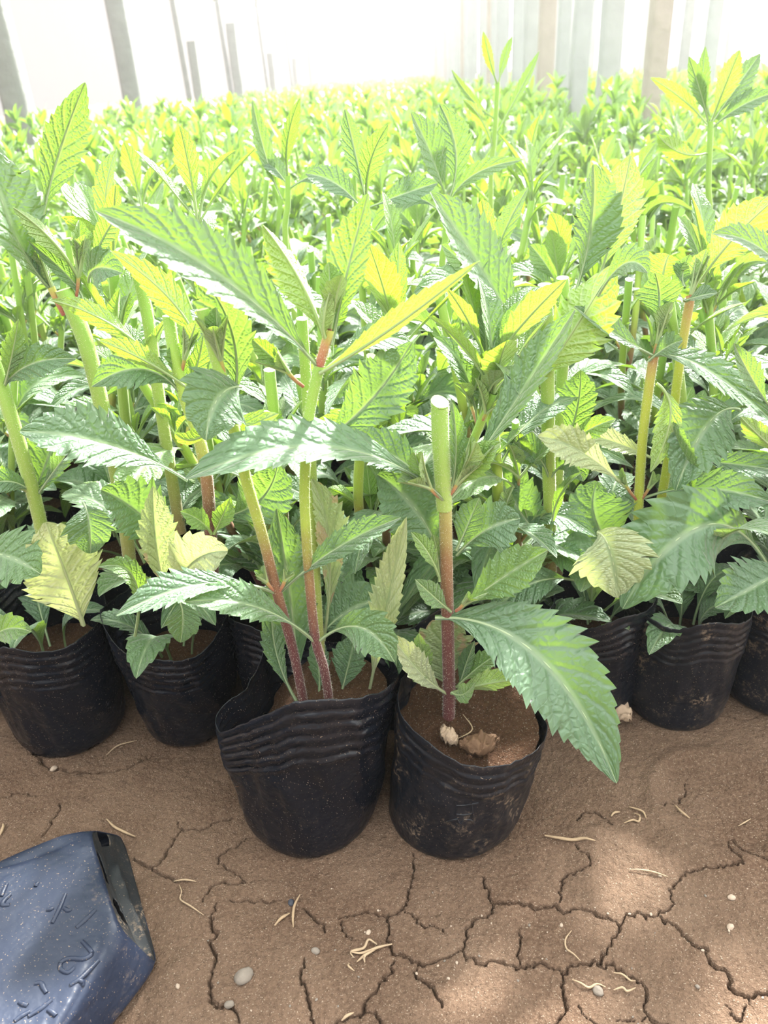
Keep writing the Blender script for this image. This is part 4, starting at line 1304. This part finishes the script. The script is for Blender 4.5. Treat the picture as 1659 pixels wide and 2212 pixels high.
# remaining bed as one mass
lows = [generic_plant(2000 + i, stems=3, detail='low', z0=.1, tall=.06 if i % 3 == 0 else 0) for i in range(8)]
lows = [(a.arrays(), b.arrays()) for a, b in lows]
tinies = [generic_plant(3000 + i, stems=2, detail='tiny', z0=.12, tall=.06 if i % 3 == 0 else 0) for i in range(8)]
tinies = [(a.arrays(), b.arrays()) for a, b in tinies]
big_s, big_f = MB(), MB()
y = stuff_from
while y < 30:
    stp = .108 if y < 6 else (.15 if y < 12 else .26)
    half_l = min(1.7, y * .6 + .3); half_r = min(4.2, y * .6 + .3)
    for x in np.arange(-half_l, half_r, stp):
        xx = x + grows.normal(0, .02) + math.tan(math.radians(1.9)) * y
        a, b = (lows if y < 5 else tinies)[int(grows.integers(8))]
        th = grows.random() * 6.28; c, s_ = math.cos(th), math.sin(th)
        sc = grows.uniform(.86, 1.0)
        R = np.array([[c, s_, 0], [-s_, c, 0], [0, 0, 1]]) * sc
        for src, dst in ((a, big_s), (b, big_f)):
            if dst is big_s and y > 9: continue
            V = src[0] @ R; V = V + [xx, y + grows.normal(0, .02), 0]
            dst.V.append(V); dst.Fq.append(np.where(src[1] < 0, -10 ** 9, src[1] + dst.n)); dst.UV.append(src[2]); dst.T.append(src[3]); dst.MI.append(src[4] * 0)
            dst.n += len(V)
    y += stp
e = empty('seedling_bed', (0, stuff_from, 0), 'mass of green bagged plants stretching away to the far end of the greenhouse', 'plants')
e['_o']['kind'] = 'stuff'
big_s.build('stem', M_stem_grn, e); big_f.build('foliage', M_leaf_far, e)

# ------------------------------------------------------------------ toppled empty bag at the lower left
def fallen_bag():
    zt = 0.045
    # corner rails of the squashed box: base end -> open end (far top, near top, near ground, far ground)
    FT0, FT1 = at_z(190, 1793, zt), at_z(0, 1862, zt + .006)
    NT0, NT1 = at_z(258, 2018, zt), at_z(130, 2212, zt + .004)
    NB0, NB1 = at_z(352, 2112, 0), at_z(262, 2225, 0)
    FB0 = at_z(268, 1806, 0)
    def ext(a, b, L): return a + nrm(b - a) * L
    L = .17
    FT1, NT1, NB1 = ext(FT0, FT1, L), ext(NT0, NT1, L), ext(NB0, NB1, L)
    FB1 = FB0 + (FT1 - FT0) * np.array([1, 1, 0])
    NB1[2] = 0; FB1[2] = 0; FB0[2] = 0
    wd = nrm((NB0 - FB0) * np.array([1, 1, 0])); ax = nrm(NT1 - NT0 + FT1 - FT0)
    c0 = (FB0 + NB0) / 2
    n = 96; nl = 60
    th = np.linspace(0, 2 * np.pi, n, endpoint=False)
    ex = .30
    P = np.zeros((nl, n, 3))
    for i in range(nl):
        t = i / (nl - 1)
        k = 1 - 0.07 * math.exp(-t / 0.03)
        a = np.sign(np.cos(th)) * np.abs(np.cos(th)) ** ex * k
        b = np.sign(np.sin(th)) * np.abs(np.sin(th)) ** ex * k
        q = [(p0 * (1 - t) + p1 * t) for p0, p1 in ((FT0, FT1), (NT0, NT1), (NB0, NB1), (FB0, FB1))]
        A_ = (a[:, None] + 1) / 2; B_ = (b[:, None] + 1) / 2
        d = vnoise(np.cos(th) * 1.6 + 5, np.sin(th) * 1.6 + 5 + t * 3, 77, 2) * .0045 * min(1, t * 8)
        P[i] = (q[0] * (1 - A_) + q[1] * A_) * B_ + (q[3] * (1 - A_) + q[2] * A_) * (1 - B_)
        P[i] += (wd * a[:, None] + np.array([0, 0, 1.]) * b[:, None]) * d[:, None]
    P[..., 2] = np.maximum(P[..., 2], .0015) + .0035
    e = empty('fallen_grow_bag', c0, 'empty bluish black grow bag lying on its side on the cracked soil', 'grow bag')
    m = MB(); m.grid(P, wrap=True)
    o = solid(m.build('bag_wall', M_bag_blue, e), .0006)
    # base panel with drainage holes and a folded seam
    ring = P[0]; c = ring.mean(0)
    up_ = nrm((FT0 + NT0) / 2 - (FB0 + NB0) / 2)
    bn = nrm(np.cross(wd, up_)); bn = bn if bn[0] > 0 else -bn
    ns = 26
    s = np.linspace(0, 1, ns)[:, None, None]
    G = c + (ring[None] - c) * s
    loc = G - c
    lu = loc @ wd; lv = loc @ up_
    dish = -.004 * (1 - s[..., 0] ** 2)
    seam = .0035 * np.exp(-((lv + 0.008 + .02 * lu) / .0022) ** 2) - .004 * np.exp(-((lv + 0.002 + .02 * lu) / .003) ** 2)
    G = G + bn * (dish + seam * (1 - s[..., 0] ** 6) + vnoise(lu * 150 + 50, lv * 150 + 50, 5, 2) * .0005)[..., None]
    m = MB(); m.grid(G[::-1], wrap=True)
    V, f, uv, T, MI = m.arrays()
    fc = V[f].mean(1) - c
    fu, fv = fc @ wd, fc @ up_
    hole = (((fu + .012) / .013) ** 2 + ((fv - .012) / .0042) ** 2 < 1) | (((fu - .022) / .010) ** 2 + ((fv - .010) / .0055) ** 2 < 1) | (((fu + .042) / .006) ** 2 + ((fv - .000) / .006) ** 2 < 1)
    m2 = MB(); m2.V = [V]; m2.Fq = [f[~hole]]; m2.UV = [uv]; m2.T = [T]; m2.MI = [MI[~hole]]; m2.n = len(V)
    b = solid(m2.build('bag_base', M_bag_base, e), .0006)
    b['label'] = 'dusty base with drainage holes and a folded seam'
    z4 = lambda l: [(x * .3014, 1700 + y * .3014) for x, y in l]
    strokes = [z4([(590, 1110), (640, 1165), (655, 1200), (600, 1237), (500, 1235), (440, 1262), (436, 1310), (490, 1335), (535, 1300)]),
               z4([(705, 1245), (640, 1310), (575, 1375), (505, 1425)]), z4([(560, 1385), (585, 1400), (592, 1425)]),
               z4([(472, 770), (430, 870), (375, 982)]), z4([(335, 885), (365, 880), (385, 868)]), z4([(460, 872), (490, 890), (512, 880)]),
               z4([(685, 885), (620, 950), (548, 1015)]), z4([(250, 1412), (292, 1410), (315, 1450), (335, 1482)]),
               z4([(372, 1530), (300, 1590), (205, 1650)]), z4([(345, 1600), (380, 1625), (405, 1645)]), z4([(135, 1545), (165, 1560), (200, 1572)]),
               z4([(215, 1612), (150, 1650), (105, 1685)]), z4([(272, 690), (262, 705), (255, 720)]), z4([(75, 775), (30, 820), (20, 850), (70, 850)]),
               z4([(50, 700), (30, 740), (10, 790)])]
    emboss(e, o, strokes, .0017, M_bag_blue, 'embossed_lettering', lift=.0003, label='raised digits and strokes pressed in the plastic')
    ridges = [z4([(0, 975), (180, 830), (370, 680), (480, 600)]), z4([(0, 1490), (150, 1370), (300, 1240), (480, 1100), (700, 900)]), z4([(480, 1690), (640, 1540), (780, 1380), (915, 1205)])]
    emboss(e, o, ridges, .0007, M_bag_blue, 'pressed_ridge', lift=0.0)
    return e


fallen_bag()

# ------------------------------------------------------------------ small things on the soil
def curled_leaf(name, px, py, sx, sy, mat, label, seed, z=0.0, rot=0.0, cat='dry leaf'):
    p = at_z(px, py, z)
    if z == 0: p[2] = gz(p[0], p[1])
    r = np.random.default_rng(seed)
    nu, nv_ = 34, 26
    u = np.linspace(0, 1, nu)[:, None]; v = np.linspace(-1, 1, nv_)[None]
    w = sy * (np.sin(np.pi * np.clip(u, .02, .99)) * .55 + .45 * np.clip((1 - u) * 6, 0, 1) * np.clip(u * 4, .3, 1))
    ang = v * 1.9 + .5 * np.sin(u * 4 + seed)
    R = w * .5 * (1 - .18 * np.abs(v))
    X = (u - .5) * sx + .0 * v
    Yv = R * np.sin(ang)
    Z = R * (1 - np.cos(ang) * 1.0)
    Z = Z + 0.0005 * np.sin(u * 26 + np.abs(v) * 5) + vnoise(u * 12 + 0 * v + seed, v * 5 + 0 * u + 9, seed, 2) * .004
    Z = Z * -1; Z = Z - Z.min() + .0003
    Z = Z + .004 * np.sin(u * 3.1) * 1
    c, s_ = math.cos(rot), math.sin(rot)
    P = np.stack([p[0] + X * c - Yv * s_, p[1] + X * s_ + Yv * c, p[2] + Z + 0 * X], -1)
    m = MB(); m.grid(P)
    o = solid(m.build(name, mat), .0003)
    tag(o, label, cat)
    return o


sz_ = lambda px, py: _sb[2] - .012 + (at(px, py, .41)[1] - .46) * .18
zz = _sb[2] - .012 + (.405 - .46) * .18
curled_leaf('dry_leaf', 1035, 1632, .028, .019, M_dry, 'curled brown dry leaf lying on the soil inside the cut-stem plant bag', 4, z=zz, rot=.1)
curled_leaf('dry_leaf', 970, 1612, .020, .012, M_drypale, 'small pale crumpled leaf against the rim inside the cut-stem plant bag', 9, z=zz, rot=-1.1)
curled_leaf('dry_leaf', 1335, 1558, .030, .022, M_drypale, 'pale rolled dead leaf on the ground behind the drooping leaf tip', 12, rot=1.9)


def twig(px_pts, r, mat, label, cat, name, group=None, seed=0, z=0.0):
    r_ = np.random.default_rng(seed)
    pts = []
    for i, p in enumerate(px_pts):
        q = at_z(p[0], p[1], z); q[2] = (gz(q[0], q[1]) if z == 0 else z) + r + (0.0005 + .001 * (i % 2)); pts.append(q)
    m = MB(); tube(m, pts, [r * .5, r, r * 1.1, r * .4], n=6 * len(pts), seg=6)
    o = m.build(name, mat); tag(o, label, cat, group); return o


def z5(l): return [(500 + x * .3617, 1750 + y * .3617) for x, y in l]
def z6(l): return [(1059 + x * .3617, 1650 + y * .3617) for x, y in l]
twig(z6([(325, 438), (400, 455), (490, 460), (560, 458), (625, 470)]), .0012, M_straw, 'long tapering dry stalk on the soil beside the cut-stem bag', 'stalk', 'dry_stalk')
twig(z6([(1110, 235), (1140, 270), (1195, 305)]), .0009, M_straw, 'short straw piece in the shallow hollow', 'stalk', 'dry_stalk')
twig(z6([(830, 630), (900, 637), (980, 655), (1060, 692)]), .0006, M_root, 'thin pale root strand lying above the forked crack', 'root', 'root_strand')
twig(z6([(485, 995), (450, 1050), (455, 1100), (500, 1140), (540, 1172)]), .0006, M_root, 'hooked pale root strand ending at the wide crack', 'root', 'root_strand')
twig(z6([(740, 1232), (790, 1245), (840, 1280), (870, 1290)]), .0006, M_root, 'thin root strand crossing the soil near a grey pebble', 'root', 'root_strand')
twig(z6([(740, 1335), (790, 1328), (820, 1348), (870, 1335)]), .0007, M_root, 'wavy pale root beside the half-buried grey pebble', 'root', 'root_strand')
twig(z6([(490, 1280), (540, 1310), (590, 1328), (640, 1310), (690, 1322)]), .0007, M_root, 'curved root strand draped over the half-buried grey pebble', 'root', 'root_strand')
twig(z6([(1485, 355), (1520, 335), (1560, 308)]), .0005, M_root, 'straight fine straw at the rim of the shallow hollow', 'root', 'root_strand')
twig(z6([(800, 360), (850, 345), (885, 350), (890, 320), (860, 300)]), .0008, M_straw, 'tangled root crumb beside the shallow hollow', 'root', 'root_strand')
twig(z6([(830, 260), (890, 285), (915, 300), (930, 335)]), .0008, M_straw, 'bent straw above the tangled root crumb', 'stalk', 'dry_stalk')
twig(z6([(720, 320), (740, 300), (775, 290)]), .0009, M_straw, 'short crumb of straw near the tangled root', 'stalk', 'dry_stalk')
twig(z5([(410, 510), (380, 580), (370, 650), (372, 718)]), .0009, M_straw, 'upright pale straw of the crossed pair below the front bag', 'stalk', 'dry_stalk')
twig(z5([(260, 702), (300, 670), (350, 630)]), .0010, M_straw, 'slanting pale straw of the crossed pair below the front bag', 'stalk', 'dry_stalk')
for i, l in enumerate([[(960, 808), (880, 835), (780, 860), (715, 862)], [(870, 812), (820, 786), (790, 830), (715, 860), (730, 888)], [(870, 835), (800, 880), (750, 912)], [(820, 850), (795, 890), (797, 918)]]):
    twig(z5(l), .0009, M_root, 'pale rootlet in the tangled bunch below the two front bags', 'root', 'root_strand', 'rootlets of the tangled bunch', seed=i)
twig(z5([(705, 920), (700, 945), (735, 968)]), .0006, M_root, 'tiny hooked rootlet below the tangled bunch', 'root', 'root_strand')
twig(z5([(730, 1220), (690, 1250), (660, 1275)]), .0009, M_root, 'pale rootlet by the crack at the bottom edge, under the tangled bunch', 'root', 'root_strand')
z4 = lambda l: [(x * .3014, 1700 + y * .3014) for x, y in l]
twig(z4([(775, 262), (830, 320), (900, 350), (980, 388)]), .0010, M_straw, 'pale straw lying against the corner of the fallen bag', 'stalk', 'dry_stalk')
twig(z4([(30, 285), (35, 320), (5, 380)]), .0011, M_straw, 'short thick straw above the fallen bag at the photo edge', 'stalk', 'dry_stalk')
twig(z4([(1250, 690), (1330, 690), (1410, 695)]), .0007, M_root, 'fine root tuft beside the base of the fallen bag', 'root', 'root_strand')
twig(z4([(1290, 720), (1310, 780), (1300, 830), (1380, 890), (1465, 942)]), .0006, M_root, 'long curved root strand right of the fallen bag base', 'root', 'root_strand')
twig([(228, 1632), (255, 1612), (295, 1597)], .0006, M_root, 'white curved straw beneath the second-row bag', 'stalk', 'dry_stalk')
twig([(1000, 1545), (1020, 1580), (985, 1600)], .0005, M_root, 'fine root on the soil inside the cut-stem plant bag', 'root', 'root_strand', z=zz + .006)
# bag-side scrap of dry leaf
curled_leaf('dry_leaf', 1097, 1788, .010, .007, M_drypale, 'tiny pale scrap of leaf beside the cut-stem bag foot', 21, rot=1.2, cat='leaf scrap')


def pebble(px, py, dpx, mat, label, seed, group=None, sq=.6):
    p = at_z(px, py, 0); p[2] = gz(p[0], p[1])
    r0 = px_size(p, dpx) / 2
    th = np.linspace(0, 2 * np.pi, 18, endpoint=False); ph = np.linspace(-np.pi / 2, np.pi / 2, 11)
    PH, TH = np.meshgrid(ph, th, indexing='ij')
    n_ = 1 + .22 * vnoise(np.cos(TH) * np.cos(PH) * 1.6 + seed, np.sin(TH) * np.cos(PH) * 1.6 + np.sin(PH) * 2 + 7, seed, 2)
    a = seed * 1.3
    X = np.cos(PH) * np.cos(TH) * n_ * r0; Yq = np.cos(PH) * np.sin(TH) * n_ * r0 * .75; Z = np.sin(PH) * n_ * r0 * sq
    P = np.stack([p[0] + X * math.cos(a) - Yq * math.sin(a), p[1] + X * math.sin(a) + Yq * math.cos(a), p[2] + Z + r0 * sq * .35], -1)
    m = MB(); m.grid(P[::-1], wrap=True)
    o = m.build('pebble', mat); tag(o, label, 'pebble', group)


pebble(528, 2115, 44, M_pebble, 'largest grey pebble, by the crack running from the fallen bag', 3)
pebble(497, 2176, 22, M_pebble, 'grey pebble half in the crack, below the largest pebble', 5)
pebble(629, 1951, 17, M_coal, 'small black lump beside the crossed straws', 6)
pebble(682, 2058, 20, M_pebble, 'round tan pebble left of the tangled rootlets', 7)
pebble(796, 2014, 14, M_pebble_w, 'round pale pebble just above the tangled rootlets', 8)
pebble(1292, 2135, 26, M_pebble, 'half-buried grey pebble draped with a root strand', 9)
pebble(1578, 2001, 18, M_pebble_w, 'pale lumpy pebble far along the bare soil', 10)
pebble(1580, 1940, 18, M_pebble_w, 'whitish chip pebble near the forked crack', 12)
pebble(1213, 1995, 10, M_pebble_w, 'tiny triangular white chip between two cracks', 13)
pebble(1507, 2130, 11, M_pebble, 'little brown pebble left of the long diagonal crack', 14)
pebble(118, 1666, 16, M_pebble_w, 'tan pebble at the foot of the second-row bag with the deep crack', 15)
pebble(386, 2138, 12, M_pebble_w, 'small white pebble left of the crack below the fallen bag', 16)
pr = np.random.default_rng(99)
for i in range(45):
    pebble(float(pr.uniform(400, 1655)), float(pr.uniform(1890, 2205)), float(pr.uniform(3.5, 8)), M_pebble_w if pr.random() < .6 else M_pebble,
           'tiny grit pebble scattered on the cracked soil', 200 + i, 'grit pebbles on the soil')
